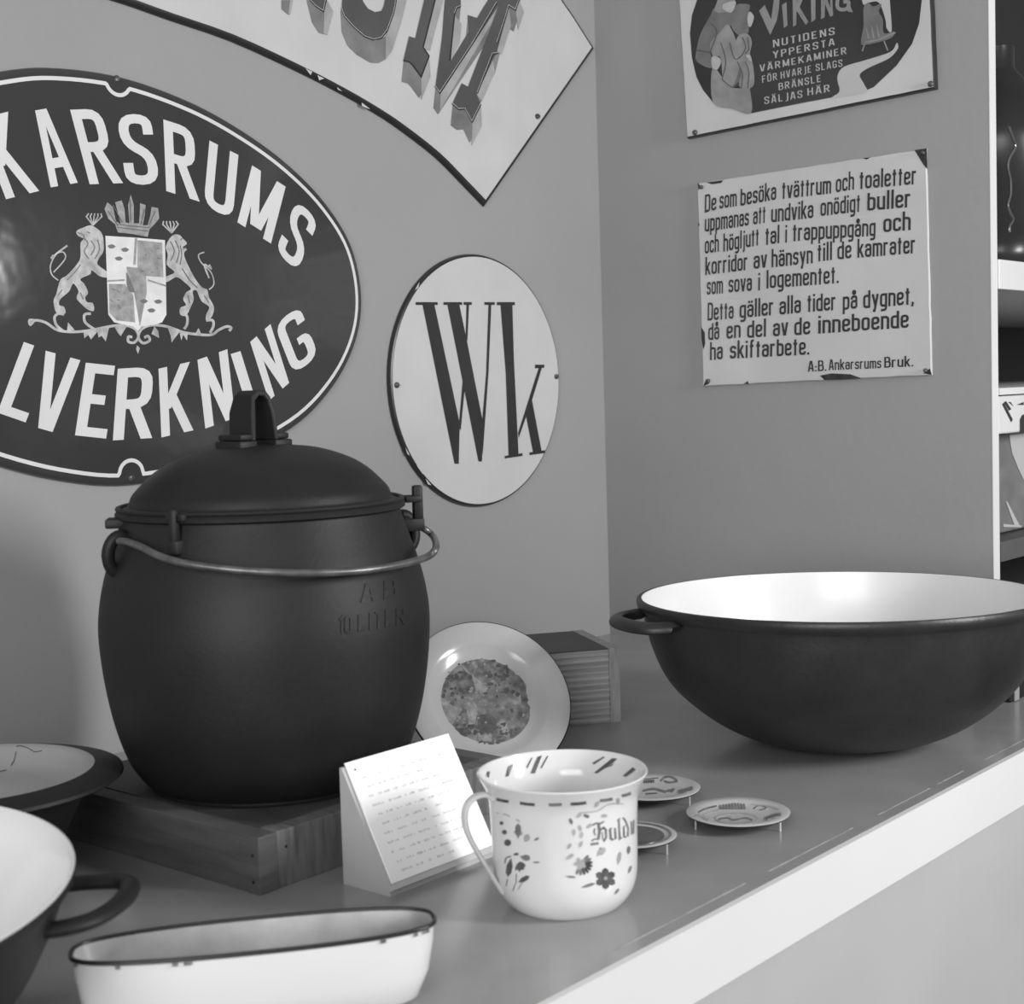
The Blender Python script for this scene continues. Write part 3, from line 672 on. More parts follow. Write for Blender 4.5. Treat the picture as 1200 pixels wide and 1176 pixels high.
add_art(bm, [[CV(480, 190), CV(530, 260), CV(560, 350), CV(590, 470), CV(520, 680), CV(450, 620), CV(430, 450), CV(370, 440), CV(350, 330), CV(420, 260)]], PR, DV+.0005)
add_art(bm, [[CV(560, 290), CV(640, 265), CV(675, 330), CV(660, 420), CV(685, 520), CV(690, 660), CV(620, 700), CV(570, 660), CV(590, 560), CV(545, 440)]], PR, DV+.0005)
add_art(bm, [[CV(365, 530), CV(440, 600), CV(500, 680), CV(640, 690), CV(660, 700), CV(668, 885), CV(520, 850), CV(370, 800)]], PR, DV+.0004)
for q in (((490, 330), (600, 310), (690, 270), (730, 255)), ((470, 400), (490, 340)), ((640, 320), (670, 395)), ((500, 220), (520, 300)), ((540, 200), (560, 300)), ((580, 190), (600, 290))):
    add_stroke(bm, [CV2(*p) for p in q], 1.6, PR, DV+.0009)
obj('cloak', bm, M_grey2, t, label='mid grey hoods and cloaks')['kind'] = 'stuff'
bm = bmesh.new()
for q in ([(350, 180), (400, 250), (350, 400)], [(430, 330), (470, 480), (440, 620)], [(500, 330), (540, 460), (600, 430)], [(600, 290), (625, 370), (590, 440)], [(640, 290), (650, 380), (620, 420)], [(560, 480), (600, 580), (590, 690)], [(620, 480), (650, 560), (640, 690)], [(440, 620), (520, 680), (580, 650)], [(245, 390), (350, 410)]):
    add_stroke(bm, [CV(*p) for p in q], 1.1, PR, DV+.0009, sm=4)
obj('fold', bm, mat('fold_line', 82, .4), t, label='dark fold lines')['kind'] = 'stuff'
bm = bmesh.new()
for q in ([(455, 30), (545, 10), (535, 70), (505, 100), (450, 70)], [(655, 90), (680, 110), (690, 140), (668, 205), (645, 200), (640, 130)], [(365, 440), (425, 455), (430, 500), (400, 545), (362, 520)], [(630, 435), (660, 430), (675, 480), (655, 470)]):
    add_art(bm, [[CV(*p) for p in q]], PR, DV+.0008)
obj('face', bm, mat('pale_skin_print', 178, .3, noise=.04, nscale=90), t, label='pale faces and hands of the figures')['kind'] = 'stuff'
ROUND[0] = False
def CT(x, y): return (880+x/8.4, y/8.4)
bm = bmesh.new()
for poly in ([(80, 105), (135, 50), (200, 190), (225, 0), (225, -80), (285, -80), (275, 90), (255, 200), (190, 345)],
             [(305, 50), (350, 20), (360, 250), (325, 275)], [(410, -20), (455, -20), (445, 245), (415, 265)], [(525, -40), (480, 70), (565, 215), (540, 245), (440, 90), (470, -40)],
             [(590, -40), (635, -40), (635, 190), (595, 220)], [(690, -40), (735, -40), (725, 170), (690, 190)], [(700, -40), (740, -40), (810, 150), (780, 165)], [(775, -40), (800, -40), (808, 150), (790, 150)]):
    add_art(bm, [[CT(*p) for p in poly]], PR, DV+.0003)
obj('title', bm, M_grey3, t, label='large grey letters VIKIN')['kind'] = 'stuff'
bm = bmesh.new()
add_stroke(bm, [CT(*p) for p in ((860, -40), (850, 60), (890, 95), (950, 80), (960, 20), (910, 20))], 4.2, PR, DV+.0003, sm=4)
add_art(bm, [[CT(*p) for p in ((930, 90), (980, 60), (1005, 122), (960, 115))]], PR, DV+.0003)
obj('title', bm, M_grey3, t, label='large grey letter G')['kind'] = 'stuff'
bm = bmesh.new()
for s, x0, y0, x1, y1, h in (('NUTIDENS', 222, 465, 822, 340, 84), ('YPPERSTA', 220, 575, 822, 445, 82), ('VÄRMEKAMINER', 90, 705, 940, 530, 80), ('FÖR', 112, 815, 258, 785, 82), ('HVARJE', 295, 775, 595, 712, 82),
                          ('SLAGS', 640, 700, 900, 655, 82), ('BRÄNSLE', 275, 888, 690, 805, 82), ('SÄLJAS', 135, 1025, 505, 960, 84), ('HÄR', 560, 940, 775, 902, 84)):
    text_obj('printed_word', s, CT(x0+4, y0-4), CT(x1-4, y1-4), PR, DV+.0003, M_small, t, sw=.92, upv=(-.3, -(h-20)/8.4), gap=2.4, rad=1.2)
screw(813.5, 155, PR, t); screw(1090, 98, PR, t)

# ================================================================== iron pot
zb = 0.0393
P0 = on_plane(317, 946, (0, 0, 1), zb); dv = P0-CAM; dv.z = 0; dv.normalize()
ax = P0+dv*0.093+Vector((dv.y, -dv.x, 0))*.003; PX, PY = ax.x, ax.y
# pot-local frame: local +x towards viewer's right, local -y towards the viewer
vf = Vector((PX-CAM.x, PY-CAM.y, 0)).normalized(); vr = Vector((vf.y, -vf.x, 0))
def pl_(x, y, z): return Vector((PX, PY, 0))+vr*x+vf*y+Vector((0, 0, z))
t = thing('cooking_pot', 'large black lidded cast iron pot with wire bail on a wooden box', 'pot', (PX, PY, zb))
body = smoothprof([(0.0, zb), (0.085, zb), (0.0925, zb+.003), (.100, .050), (.108, .064), (.1160, .090), (.1215, .120), (.1243, .150), (.1238, .170), (.1205, .190), (.1155, .208), (.1105, .222), (.1060, .236), (.1045, .242)], 4)
po = obj('body', add_lathe(bmesh.new(), body+[(0.100, .242), (0.097, .230), (0.0, .230)], 128, (PX, PY, 0)), M_iron, t, smooth=True)
lid = [(0.1065, .2422), (0.1085, .2435), (0.1088, .2455), (0.1070, .2480), (0.1020, .2492), (0.0992, .2505)]+smoothprof([(0.0985, .2515), (.0965, .2575), (.091, .2640), (.081, .2735), (.067, .2820), (.045, .2895), (.022, .2925), (0.0, .2932)], 4)
lo_ = obj('lid', add_lathe(bmesh.new(), [(0, .2422)]+lid, 128, (PX, PY, 0)), M_iron, t, smooth=True)
# lid handle: wide strap bent into a loop, on two feet
bm = bmesh.new()
hA = math.radians(40)
def hl(x, y, z):  # handle frame, loop plane along u, strap width along v
    u = Vector((math.cos(hA), math.sin(hA))); v = Vector((-math.sin(hA), math.cos(hA)))
    q = u*x+v*y; return pl_(q.x-0.002, q.y, z)
out = [(-.0165, .2965), (-.0155, .318), (-.0125, .3305), (-.006, .3345), (.004, .3340), (.0095, .3295), (.0125, .318), (.0155, .2965)]
inn = [(-.0120, .2965), (-.0112, .317), (-.0088, .3265), (-.004, .3300), (.002, .3296), (.0062, .3262), (.0085, .317), (.0110, .2965)]
A, B, Cc, Dd = [], [], [], []
for (x, z), (xi, zi) in zip(out, inn):
    x *= .82; xi *= .80
    tp = 1.0 if z < .32 else 0.8
    A.append(bm.verts.new(hl(x, -.011*tp, z))); B.append(bm.verts.new(hl(x, .016*tp, z))); Cc.append(bm.verts.new(hl(xi, -.011*tp, zi))); Dd.append(bm.verts.new(hl(xi, .016*tp, zi)))
for i in range(len(out)-1):
    bm.faces.new((A[i], A[i+1], B[i+1], B[i])); bm.faces.new((Cc[i], Cc[i+1], Dd[i+1], Dd[i])); bm.faces.new((A[i], A[i+1], Cc[i+1], Cc[i])); bm.faces.new((B[i], B[i+1], Dd[i+1], Dd[i]))
for k in (0, -1): bm.faces.new((A[k], B[k], Dd[k], Cc[k]))
hd = obj('lid_handle', bm, M_iron, t, smooth=True)
bv = hd.modifiers.new('soft_edges', 'BEVEL'); bv.width = 0.0009; bv.segments = 2
def frame_at(o, xdir): 
    x = xdir.normalized(); z = Vector((0, 0, 1)); y = z.cross(x); mm = Matrix((x, y, z)).transposed().to_4x4(); mm.translation = o; return mm
hx = hl(1, 0, 0)-hl(0, 0, 0)
for sx, nm in ((-.0175, 'foot'), (.0170, 'foot')):
    bm = bmesh.new(); Mf = frame_at(hl(sx, 0.001, .2960), hx)
    add_box(bm, -.0085, .0085, -.013, .017, -.008, .0008, bev=.0015, M=Mf)
    add_box(bm, -.0065, .0065, -.0115, .0155, .001, .0058, bev=.0015, M=Mf)
    obj(nm, bm, M_iron, t, smooth=True)
# ring collar bar with a gap/fork
bm = bmesh.new()
ring = [pl_(.1062*math.cos(a_), .1062*math.sin(a_), .2492) for a_ in [math.radians(k) for k in range(0, 360, 4)]]
add_tube(bm, ring, .0022, 8, closed=True, flat=0.8)
obj('lid_ring', bm, M_iron, t, smooth=True, label='raised ring around the lid')
# clamps: left-front, right, far-left
def clamp(ang, rr, z0, z1, wdt, lab, tabr):
    a_ = math.radians(ang); bm = bmesh.new(); dirv = vr*math.cos(a_)+vf*math.sin(a_)
    Mf = frame_at(Vector((PX, PY, 0))+dirv*rr, dirv)
    add_box(bm, -.004, .004, -wdt/2, wdt/2, z0, z1, bev=.0018, M=Mf)
    add_box(bm, -.018, .004, -wdt*.8, wdt*.8, z0-.007, z0+.003, bev=.0015, M=Mf)
    add_box(bm, -.012, .001, wdt*.5, wdt*1.5, z0+.016, z0+.021, bev=.001, M=Mf)
    add_box(bm, -.012, .001, -wdt*1.2, -wdt*.5, z0+.016, z0+.021, bev=.001, M=Mf)
    return obj('clamp', bm, M_iron, t, smooth=True, label=lab)
clamp(-123, .1110, .2290, .2535, .0055, 'upright clamp lug on the front of the lid', 0)
clamp(12, .1240, .2270, .2560, .0070, 'upright clamp lug at the right of the lid', 0)
bm = bmesh.new(); Mf = frame_at(pl_(-.1120*math.cos(math.radians(12)), -.02, .2395), -vr)
add_box(bm, -.012, .004, -.012, .010, -.003, .004, bev=.0015, M=Mf); obj('lid_tab', bm, M_iron, t, smooth=True)
# ears
def ear(ang, rr, z):
    a_ = math.radians(ang); dirv = vr*math.cos(a_)+vf*math.sin(a_); tang = Vector((-dirv.y, dirv.x, 0))
    c = Vector((PX, PY, 0))+dirv*rr+Vector((0, 0, z)); bm = bmesh.new()
    pts = [c+dirv*(math.cos(k)*.009)+tang*0.0+(tang*.35+dirv*.0)*(math.sin(k)*.006)+Vector((0, 0, math.sin(k)*.0135)) for k in [2*math.pi*i/28 for i in range(28)]]
    add_tube(bm, pts, .0048, 10, closed=True); return obj('ear', bm, M_iron, t, smooth=True), c
e1_, c1 = ear(203, .1110, .2190)
e2_, c2 = ear(20, .1185, .2180)
# bail: wire resting forward round the neck
bpx = [(140, 634), (150, 635), (166, 641), (186, 651), (208, 658), (235, 663), (280, 668), (325, 670.5), (370, 671), (416, 669), (452, 664.5), (483, 658), (503, 651), (511, 641), (508, 629), (498, 620), (484, 614)]
brr = [.117, .1185, .122, .126, .1285, .1290, .130, .1305, .131, .1315, .1325, .134, .136, .137, .134, .129, .120]
bp = []
for (px_, py_), rr in zip(bpx, brr):
    # point of the measured ray at distance rr from the pot axis, front intersection (rear for the last stretch)
    r_ = ray(px_, py_); ox, oy = CAM.x-PX, CAM.y-PY; a2 = r_.x**2+r_.y**2; b2 = 2*(ox*r_.x+oy*r_.y); c2_ = ox*ox+oy*oy-rr*rr; ds = max(b2*b2-4*a2*c2_, 0)
    front = py_ > 640 or px_ < 480
    s_ = (-b2-math.sqrt(ds))/(2*a2) if front else (-b2+math.sqrt(ds))/(2*a2)
    bp.append(CAM+r_*s_)
obj('bail', tube(spline(bp, 6), .0027, 12), M_steel, t, smooth=True, label='worn metal wire bail hanging forward')
skin = Skin([po])
class SkinL:
    def __init__(s, sk): s.s = sk
    def at(s, p, off): return s.s.at(p, off)
bm = bmesh.new()
for s_, a, b, h in (('A', (425, 704), (439, 702), 19), ('B', (452, 700), (464, 697), 19)):
    add_text(bm, s_, a, b, 0, skin, -.0002, sw=1.2, upv=(0, -h))
for s_, a, b, h in (('10', (398, 741), (411, 740), 18), ('LITER', (421, 738.5), (474, 730), 18)):
    add_text(bm, s_, a, b, 0, skin, -.0002, sw=1.1, upv=(0, -h), gap=1.8)
for v in bm.verts: v.co += (v.co-Vector((PX, PY, v.co.z))).normalized()*.0005
obj('cast_lettering', bm, M_iron, t, label='faint raised cast lettering')['kind'] = 'stuff'

# wooden box under the pot
t = thing('wooden_box', 'low rectangular wooden box under the black lidded pot', 'box', (-.955, -.42, 0))
bx0, bx1, by0, by1 = -.955, -.70, -.421, -.165
obj('top_board', box(bx0+.0165, bx1-.0165, by0+.0165, by1-.001, zb-.006, zb, bev=.0003), mat('box_top', 72, .6, noise=.08, nscale=10, stretch=(8, 1, 1)), t, label='darker top board')
obj('side_board', box(bx0, bx0+.016, by0, by1, 0, zb-.0004, bev=.0006), M_wood, t)
obj('side_board', box(bx0+.0162, bx1, by0+.0006, by0+.016, 0, zb-.0004, bev=.0006), M_wooddark, t)
obj('side_board', box(bx1-.016, bx1, by0+.0162, by1, 0, zb-.0004), M_wood, t)
bm = bmesh.new()
for y_, z_ in ((by0+.006, .008), (by0+.006, .026)): add_lathe(bm, [(0, 0), (.0012, 0), (.0012, .0004), (0, .0004)], 10, M=Matrix.Translation((bx0-.0003, y_, z_)) @ Matrix.Rotation(-math.pi/2, 4, 'Y'))
add_lathe(bm, [(0, 0), (.0011, 0), (.0011, .0004), (0, .0004)], 10, M=Matrix.Translation((bx0+.024, by0+.0004, .027)) @ Matrix.Rotation(math.pi/2, 4, 'X'))
obj('nail', bm, M_letk, t, label='small nail heads')['kind'] = 'stuff'

# ================================================================== big bowl
BX, BY = -.3656, -.5345
t = thing('iron_bowl', 'wide black cast iron bowl with white enamel inside and loop handles', 'bowl', (BX, BY, 0))
tilt = Matrix.Translation((BX, BY, 0)) @ Matrix.Rotation(math.radians(-0.9), 4, rt) 
outer = smoothprof([(0, .0015), (.045, .0015), (.052, .002), (.075, .0055), (.098, .0135), (.122, .0275), (.146, .0475), (.160, .0655), (.1695, .0870), (.1750, .1060), (.1778, .1200), (.1790, .1240)], 4)
lip = [(.1825, .1262), (.1836, .1295), (.1838, .1330), (.1828, .1348), (.1808, .1352)]
inner_p = smoothprof([(.1785, .1345), (.1768, .1250), (.1730, .1060), (.1660, .0840), (.1560, .0640), (.1400, .0460), (.1150, .0290), (.085, .0175), (.045, .0105), (0, .009)], 4)
obj('shell', add_lathe(bmesh.new(), outer+lip+[(.1790, .1349)], 144, M=tilt), M_ironworn, t, smooth=True)
obj('enamel_lining', add_lathe(bmesh.new(), [(.1792, .1350)]+inner_p, 144, M=tilt), M_lining, t, smooth=True, label='glossy white enamel inside')
for ang in (196, 16):
    dirv = rt*math.cos(math.radians(ang))+fw*math.sin(math.radians(ang)); tg = Vector((-dirv.y, dirv.x, 0)); c = Vector((BX, BY, 0))
    pts = [c+dirv*(.1790)+tg*-.044+up*.1220, c+dirv*.181+tg*-.042+up*.1235, c+dirv*.197+tg*-.036+up*.123, c+dirv*.208+tg*-.022+up*.1235, c+dirv*.2125+tg*0+up*.124, c+dirv*.208+tg*.022+up*.1235, c+dirv*.197+tg*.036+up*.123, c+dirv*.181+tg*.042+up*.1235, c+dirv*.1790+tg*.044+up*.1220]
    bm = tube(spline(pts, 5), .0066, 12, flat=.72)
    obj('handle', bm, M_ironworn, t, smooth=True)

# ================================================================== block and leaning plate
u_ = Vector((.826, -.563, 0)); n_ = Vector((-.563, -.826, 0)); BR = Vector((-.4115, -.3185, 0))
Mb = Matrix((u_, -n_, Vector((0, 0, 1)))).transposed().to_4x4(); Mb.translation = BR
t = thing('wooden_block', 'pale ribbed wooden block standing behind the leaning plate', 'block', tuple(BR))
obj('block', box(-.150, -.011, 0.0010, .115, 0, .0720, M=Mb), M_ribbed, t)
obj('top', box(-.150, -.011, 0.0010, .115, .0721, .0732, M=Mb), mat('shaded_top', 74, .6, noise=.06), t, label='top face with shade put into its colour')  # same wood as the block; shade on the top painted as a darker grey
bm = bmesh.new()
for k in range(12):
    z_ = .0015+k*.0059; add_box(bm, -.150, -.011, -.0012, .0009, z_, z_+.0036, bev=.0008, M=Mb)
obj('rib', bm, M_ribbed, t, label='rows of pale horizontal ribs')['kind'] = 'stuff'
obj('side_board', box(-.0108, 0, -.0004, .115, 0, .0735, M=Mb), mat('fine_grain', 168, .6, g2=140, nscale=40, stretch=(6, 1, 1)), t)
# plate
pc_ray = (573, 816)
lean = math.radians(37); nh = Vector((-.50, -.866, 0)).normalized(); pn = nh*math.cos(lean)+up*math.sin(lean)
PRd = 0.0745
# centre so that the lowest rim point rests on the counter
r_ = ray(*pc_ray); zc = PRd*math.cos(lean)+0.001
s_ = (zc-CAM.z)/r_.z; pcn = CAM+r_*s_
upv_ = (up-pn*up.dot(pn)).normalized(); xv = upv_.cross(pn)
Mp = Matrix((xv, upv_, pn)).transposed().to_4x4(); Mp.translation = pcn
t = thing('picture_plate', 'white enamel plate printed with a farmyard scene, leaning on the wooden block', 'plate', tuple(pcn))
t.location = (pcn.x, pcn.y, 0); t.matrix_basis = Matrix.Translation((pcn.x, pcn.y, 0))
pprof = [(0, -.008), (.040, -.008), (.047, -.0065), (.0525, -.0030), (.0560, -.0012), (.072, .0010), (.0742, .0004), (.0745, -.0005), (.0738, -.0016), (.056, -.0028), (.050, -.0075), (.046, -.0098), (0, -.0098)]
obj('dish', add_lathe(bmesh.new(), pprof[:7], 96, M=Mp), M_dish, t, smooth=True)
bm = add_lathe(bmesh.new(), pprof[6:], 96, M=Mp)
add_lathe(bm, [(.0742, .0004), (.0748, .0006), (.0756, -.0005), (.0745, -.0014)], 96, M=Mp)
obj('rim', bm, M_rim, t, smooth=True, label='black edge and back')
class PlateP:
    n = pn
    def at(s, p, off):
        q = on_plane(p[0], p[1], pn, pn.dot(pcn-pn*.008)); return q+pn*off
PP = PlateP()
def CP(x, y): return (500+x/8.4, 750+y/8.4)
outl = []
base = [(30, 450), (60, 340), (130, 240), (200, 195), (310, 140), (470, 140), (600, 160), (700, 215), (800, 260), (870, 330), (970, 390), (980, 500), (990, 600), (1020, 690), (1010, 860), (940, 930), (870, 990), (800, 1060), (640, 1075), (450, 1060), (320, 1020), (220, 950), (140, 840), (60, 740), (45, 600)]
for i, (x, y) in enumerate(base):
    x2, y2 = base[(i+1) % len(base)]
    for k in range(4):
        outl.append(CP(x+(x2-x)*k/4+random.uniform(-9, 9), y+(y2-y)*k/4+random.uniform(-9, 9)))
bm = bmesh.new(); add_art(bm, [outl], PP, 0, th=.0002); obj('printed_scene', bm, M_pic, t, label='grey printed farmyard scene')
bm = bmesh.new()
for q in ([(60, 560), (130, 520), (200, 600), (260, 650), (350, 680), (300, 760), (250, 830), (150, 830), (80, 740)], [(310, 235), (340, 240), (440, 330), (600, 470), (560, 560), (480, 480), (450, 370)], [(370, 560), (430, 560), (490, 640), (500, 700), (470, 830), (450, 920), (420, 860), (400, 740)],
          [(500, 880), (560, 930), (640, 930), (640, 1000), (510, 990)], [(710, 800), (760, 780), (830, 920), (800, 970), (740, 920)], [(850, 520), (920, 540), (940, 640), (840, 640)], [(630, 400), (660, 390), (680, 420), (650, 430)]):
    add_art(bm, [[CP(*p) for p in q]], PP, .0002, th=.0001)
obj('light_figure', bm, mat('print_light', 160, .4, g2=115, nscale=180, detail=6), t, label='pale figures in the printed scene')['kind'] = 'stuff'
bmd, bml = bmesh.new(), bmesh.new(); rn = random.Random(11)
def blob(bm, x, y, r, e):
    add_art(bm, [[CP(x+r*rn.uniform(.5, 1.1)*math.cos(k)*e, y+r*rn.uniform(.5, 1.1)*math.sin(k)/e) for k in [i*math.pi/4 for i in range(8)]]], PP, .00035, th=.0001)
for k in range(260):
    x, y = rn.uniform(50, 980), rn.uniform(150, 1040)
    if ((x-520)/480)**2+((y-610)/450)**2 > .93: continue
    dark_zone = (y < 600 and abs(x-600+y*.2) > 60) or (y > 820 and x > 250) or (x > 820 and y > 680)
    light_zone = (x < 470 and 560 < y < 850) or (480 < x < 620 and 400 < y < 600)
    if dark_zone and rn.random() < .75: blob(bmd, x, y, rn.uniform(9, 30), rn.uniform(.8, 1.5))
    elif light_zone or rn.random() < .45: blob(bml, x, y, rn.uniform(7, 24), rn.uniform(.7, 1.4))
for q in ([(500, 760), (530, 735), (590, 728), (650, 745), (690, 780), (680, 880), (640, 910), (600, 920), (545, 900), (510, 850)], [(270, 870), (400, 860), (430, 920), (350, 930), (290, 910)]):
    add_art(bmd, [[CP(*p) for p in q]], PP, .0003, th=.0001)
obj('foliage', bmd, mat('print_dark', 62, .4, g2=92, nscale=150, detail=5), t, label='dark printed foliage')['kind'] = 'stuff'
obj('print_light', bml, mat('print_pale', 158, .4, g2=120, nscale=150, detail=5), t, label='pale printed flecks')['kind'] = 'stuff'

# ================================================================== label holder
LX0, LX1, LY0, LY1, LH = -.906, -.802, -.449, -.4935, .0795
t = thing('label_holder', 'small white wedge holding a typed card beside the wooden box', 'label holder', (LX0, LY0, 0))
bm = bmesh.new()
A = [bm.verts.new(p) for p in ((LX0, LY0, 0), (LX0, LY1, 0), (LX0, LY1+.0005, .004), (LX0, LY0-.002, LH), (LX0, LY0, LH))]
B = [bm.verts.new((v.co.x+LX1-LX0, v.co.y, v.co.z)) for v in A]
bm.faces.new(A); bm.faces.new(B[::-1])
for i in range(5): bm.faces.new((A[i], A[(i+1) % 5], B[(i+1) % 5], B[i]))
obj('wedge', bm, M_holder, t)
fn = Vector((0, -(LH-.004), -(LY1-LY0+.002)*1)).normalized()
f0 = Vector((LX0, LY1+.0005, .004)); f1 = Vector((LX0, LY0-.002, LH)); fd = (f1-f0).normalized(); fn = Vector((1, 0, 0)).cross(fd).normalized()
if fn.y > 0: fn = -fn
bm = bmesh.new()
Mc = Matrix((Vector((1, 0, 0)), fd, fn)).transposed().to_4x4(); Mc.translation = f0
add_box(bm, .003, LX1-LX0+.001, .0035, (f1-f0).length+.0022, .0006, .0019, M=Mc)
obj('card', bm, M_card, t, label='white typed card')
obj('ledge', box(.0, LX1-LX0, -.001, .003, .0, .0030, M=Mc), M_dish2, t, label='pale ledge under the card')
bm = bmesh.new(); LL = (f1-f0).length
rnd = random.Random(7)
for k in range(11):
    y_ = LL*(.87-.077*k); x_ = .012 + rnd.choice((0, 0, .002)); end = .094 - rnd.choice((0, .004, .012, .02))
    while x_ < end:
        w_ = rnd.uniform(.004, .013)
        for c_ in range(int(w_/.0014)):
            if rnd.random() < .85: add_box(bm, x_+c_*.0014, x_+c_*.0014+rnd.uniform(.0006, .0011), y_, y_+rnd.uniform(.0010, .0018), .0019, .00195, M=Mc)
        x_ += w_+.003
obj('typed_line', bm, M_ink, t, label='faint rows of typing')['kind'] = 'stuff'
bm = bmesh.new(); add_lathe(bm, [(0, .002), (.0008, .002), (.0007, .0024), (0, .0024)], 8, c=(.009, LL*.955, 0), M=Mc); obj('tack', bm, M_letk, t)

# ================================================================== cup
KX, KY = -.8465, -.5935
t = thing('enamel_cup', 'white enamel cup with handle, painted flowers and blackletter name', 'cup', (KX, KY, 0))
cpro = smoothprof([(0, .001), (.030, .001), (.0325, 0.0), (.0345, .0005), (.0385, .004), (.0430, .0105), (.0455, .0185), (.0464, .030), (.0468, .050), (.0474, .066), (.0486, .0735), (.0515, .0800), (.0540, .0845)], 4)
cin = [(.0545, .0855), (.0540, .0862), (.0530, .0860)]+smoothprof([(.0525, .0850), (.0500, .0790), (.0472, .0725), (.0460, .064), (.0454, .040), (.0445, .020), (.0380, .008), (.02, .0035), (0, .003)], 4)
wob = lambda a, z: 1+0.006*math.sin(3*a+1)*(z/.085)
cb = obj('body', add_lathe(bmesh.new(), cpro+cin, 128, (KX, KY, 0), wob=wob), M_enam, t, smooth=True)
vf2 = Vector((KX-CAM.x, KY-CAM.y, 0)).normalized(); vr2 = Vector((vf2.y, -vf2.x, 0))
hdv = (-vr2*.93-vf2*.36).normalized()
hp = [(.0480, .0735), (.0530, .0765), (.0600, .0755), (.0655, .0700), (.0665, .0600), (.0635, .0500), (.0580, .0390), (.0530, .0300), (.0490, .0225), (.0455, .0165), (.0435, .0130)]
pts = [Vector((KX, KY, 0))+hdv*a+up*b for a, b in hp]
bm = bmesh.new(); sp = spline(pts, 5); tgv = up.cross(hdv)
rings = []
for i, p in enumerate(sp):
    tt = (sp[min(i+1, len(sp)-1)]-sp[max(i-1, 0)]).normalized(); nn = tt.cross(tgv).normalized()
    rings.append([bm.verts.new(p+tgv*math.cos(2*math.pi*k/14)*.0048+nn*math.sin(2*math.pi*k/14)*.0016) for k in range(14)])
for A, B in zip(rings, rings[1:]):
    for k in range(14): bm.faces.new((A[k], A[(k+1) % 14], B[(k+1) % 14], B[k]))
obj('handle', bm, M_enam, t, smooth=True)
sk = Skin([cb]); off = .00012
def CC(x, y): return (540+x/4.9, 860+y/4.9)
bm1, bm2, bm3 = bmesh.new(), bmesh.new(), bmesh.new()
def cs(bm, pts, w, sm=0, closed=False): add_stroke(bm, [CC(*p) for p in pts], w/4.9, sk, off, th=.0001, sm=sm, closed=closed)
def petal(bm, x, y, a, l, w):
    c, s_ = math.cos(a), math.sin(a); P = [(0, 0), (l*.4, w/2), (l*.8, w*.45), (l, 0), (l*.8, -w*.45), (l*.4, -w/2)]
    add_art(bm, [[CC(x+p*c-q*s_, y+p*s_+q*c) for p, q in P]], sk, off, th=.0001)
for x0, y0, x1, y1 in ((205, 372, 275, 386), (340, 394, 425, 404), (505, 404, 580, 402), (630, 400, 720, 392), (800, 380, 870, 370), (925, 352, 975, 338), (140, 345, 175, 357)):
    cs(bm1 if x0 in (205, 340, 630) else bm2, [(x0, y0), ((x0+x1)/2, (y0+y1)/2+2), (x1, y1)], 17)
# left bouquet
for x, y, r in ((235, 510, 11), (252, 562, 14), (270, 622, 20)):
    add_art(bm1, [[CC(x+r*math.cos(k), y+r*math.sin(k)) for k in [i*math.pi/4 for i in range(8)]]], sk, off, th=.0001)
for a, l in ((1.2, 55), (1.6, 60), (2.0, 58), (.8, 45)): petal(bm1, 340, 730, a, l, 20)
petal(bm1, 290, 710, 1.75, 110, 34); petal(bm1, 330, 850, -.5, 75, 28); petal(bm2, 330, 600, -1.57, 90, 34); petal(bm2, 340, 700, .3, 60, 30); petal(bm1, 300, 690, -.1, 35, 16); petal(bm2, 370, 690, .9, 40, 26)
petal(bm2, 420, 610, -.5, 35, 14); petal(bm3, 370, 620, -1.2, 50, 36); petal(bm3, 300, 560, .2, 60, 30); petal(bm2, 410, 735, 0, 45, 10)
cs(bm1, [(255, 740), (262, 710), (290, 700)], 7, sm=3); cs(bm2, [(320, 800), (318, 850), (300, 900)], 5); cs(bm2, [(270, 830), (262, 870)], 5); cs(bm2, [(360, 840), (330, 890)], 5)
cs(bm3, [(205, 450), (260, 460), (340, 500)], 8); cs(bm2, [(100, 690), (165, 745), (180, 720)], 5)
# right bouquet
for k in range(9):
    a = -.9+k*.36; petal(bm1 if k in (2, 3, 4, 5, 6) else bm2, 690+18*math.cos(a), 745+15*math.sin(a), a, 52, 17)
for k in range(5):
    a = k*1.2566-.6; petal(bm3, 685, 742, a+2.4, 38, 22)
for k in range(6): petal(bm1, 830, 828, k*math.pi/3+.5, 62, 40)
add_art(bm3, [[CC(830+11*math.cos(k), 826+11*math.sin(k)) for k in [i*math.pi/3 for i in range(6)]]], sk, off+.00012, th=.0001)
petal(bm2, 690, 880, -.3, 85, 18); petal(bm3, 600, 720, -.6, 60, 22); petal(bm2, 600, 815, .1, 60, 12); petal(bm2, 880, 920, -.9, 45, 14); petal(bm3, 780, 700, -.8, 70, 34); petal(bm3, 900, 750, -1.4, 80, 22); petal(bm2, 960, 690, -1.5, 50, 20); petal(bm2, 960, 800, -1.2, 50, 16); petal(bm2, 810, 680, -1.9, 34, 18)
for x, y in ((640, 520), (660, 480), (700, 460), (650, 585), (690, 560), (690, 600), (680, 650), (720, 540), (770, 420), (800, 470), (900, 405), (610, 660)):
    petal(bm3 if (x+y) % 40 else bm2, x, y, random.uniform(-2, 1), 42, 20)
cs(bm3, [(680, 450), (780, 440), (850, 400), (930, 400)], 6, sm=3); cs(bm2, [(745, 632), (790, 625)], 14)
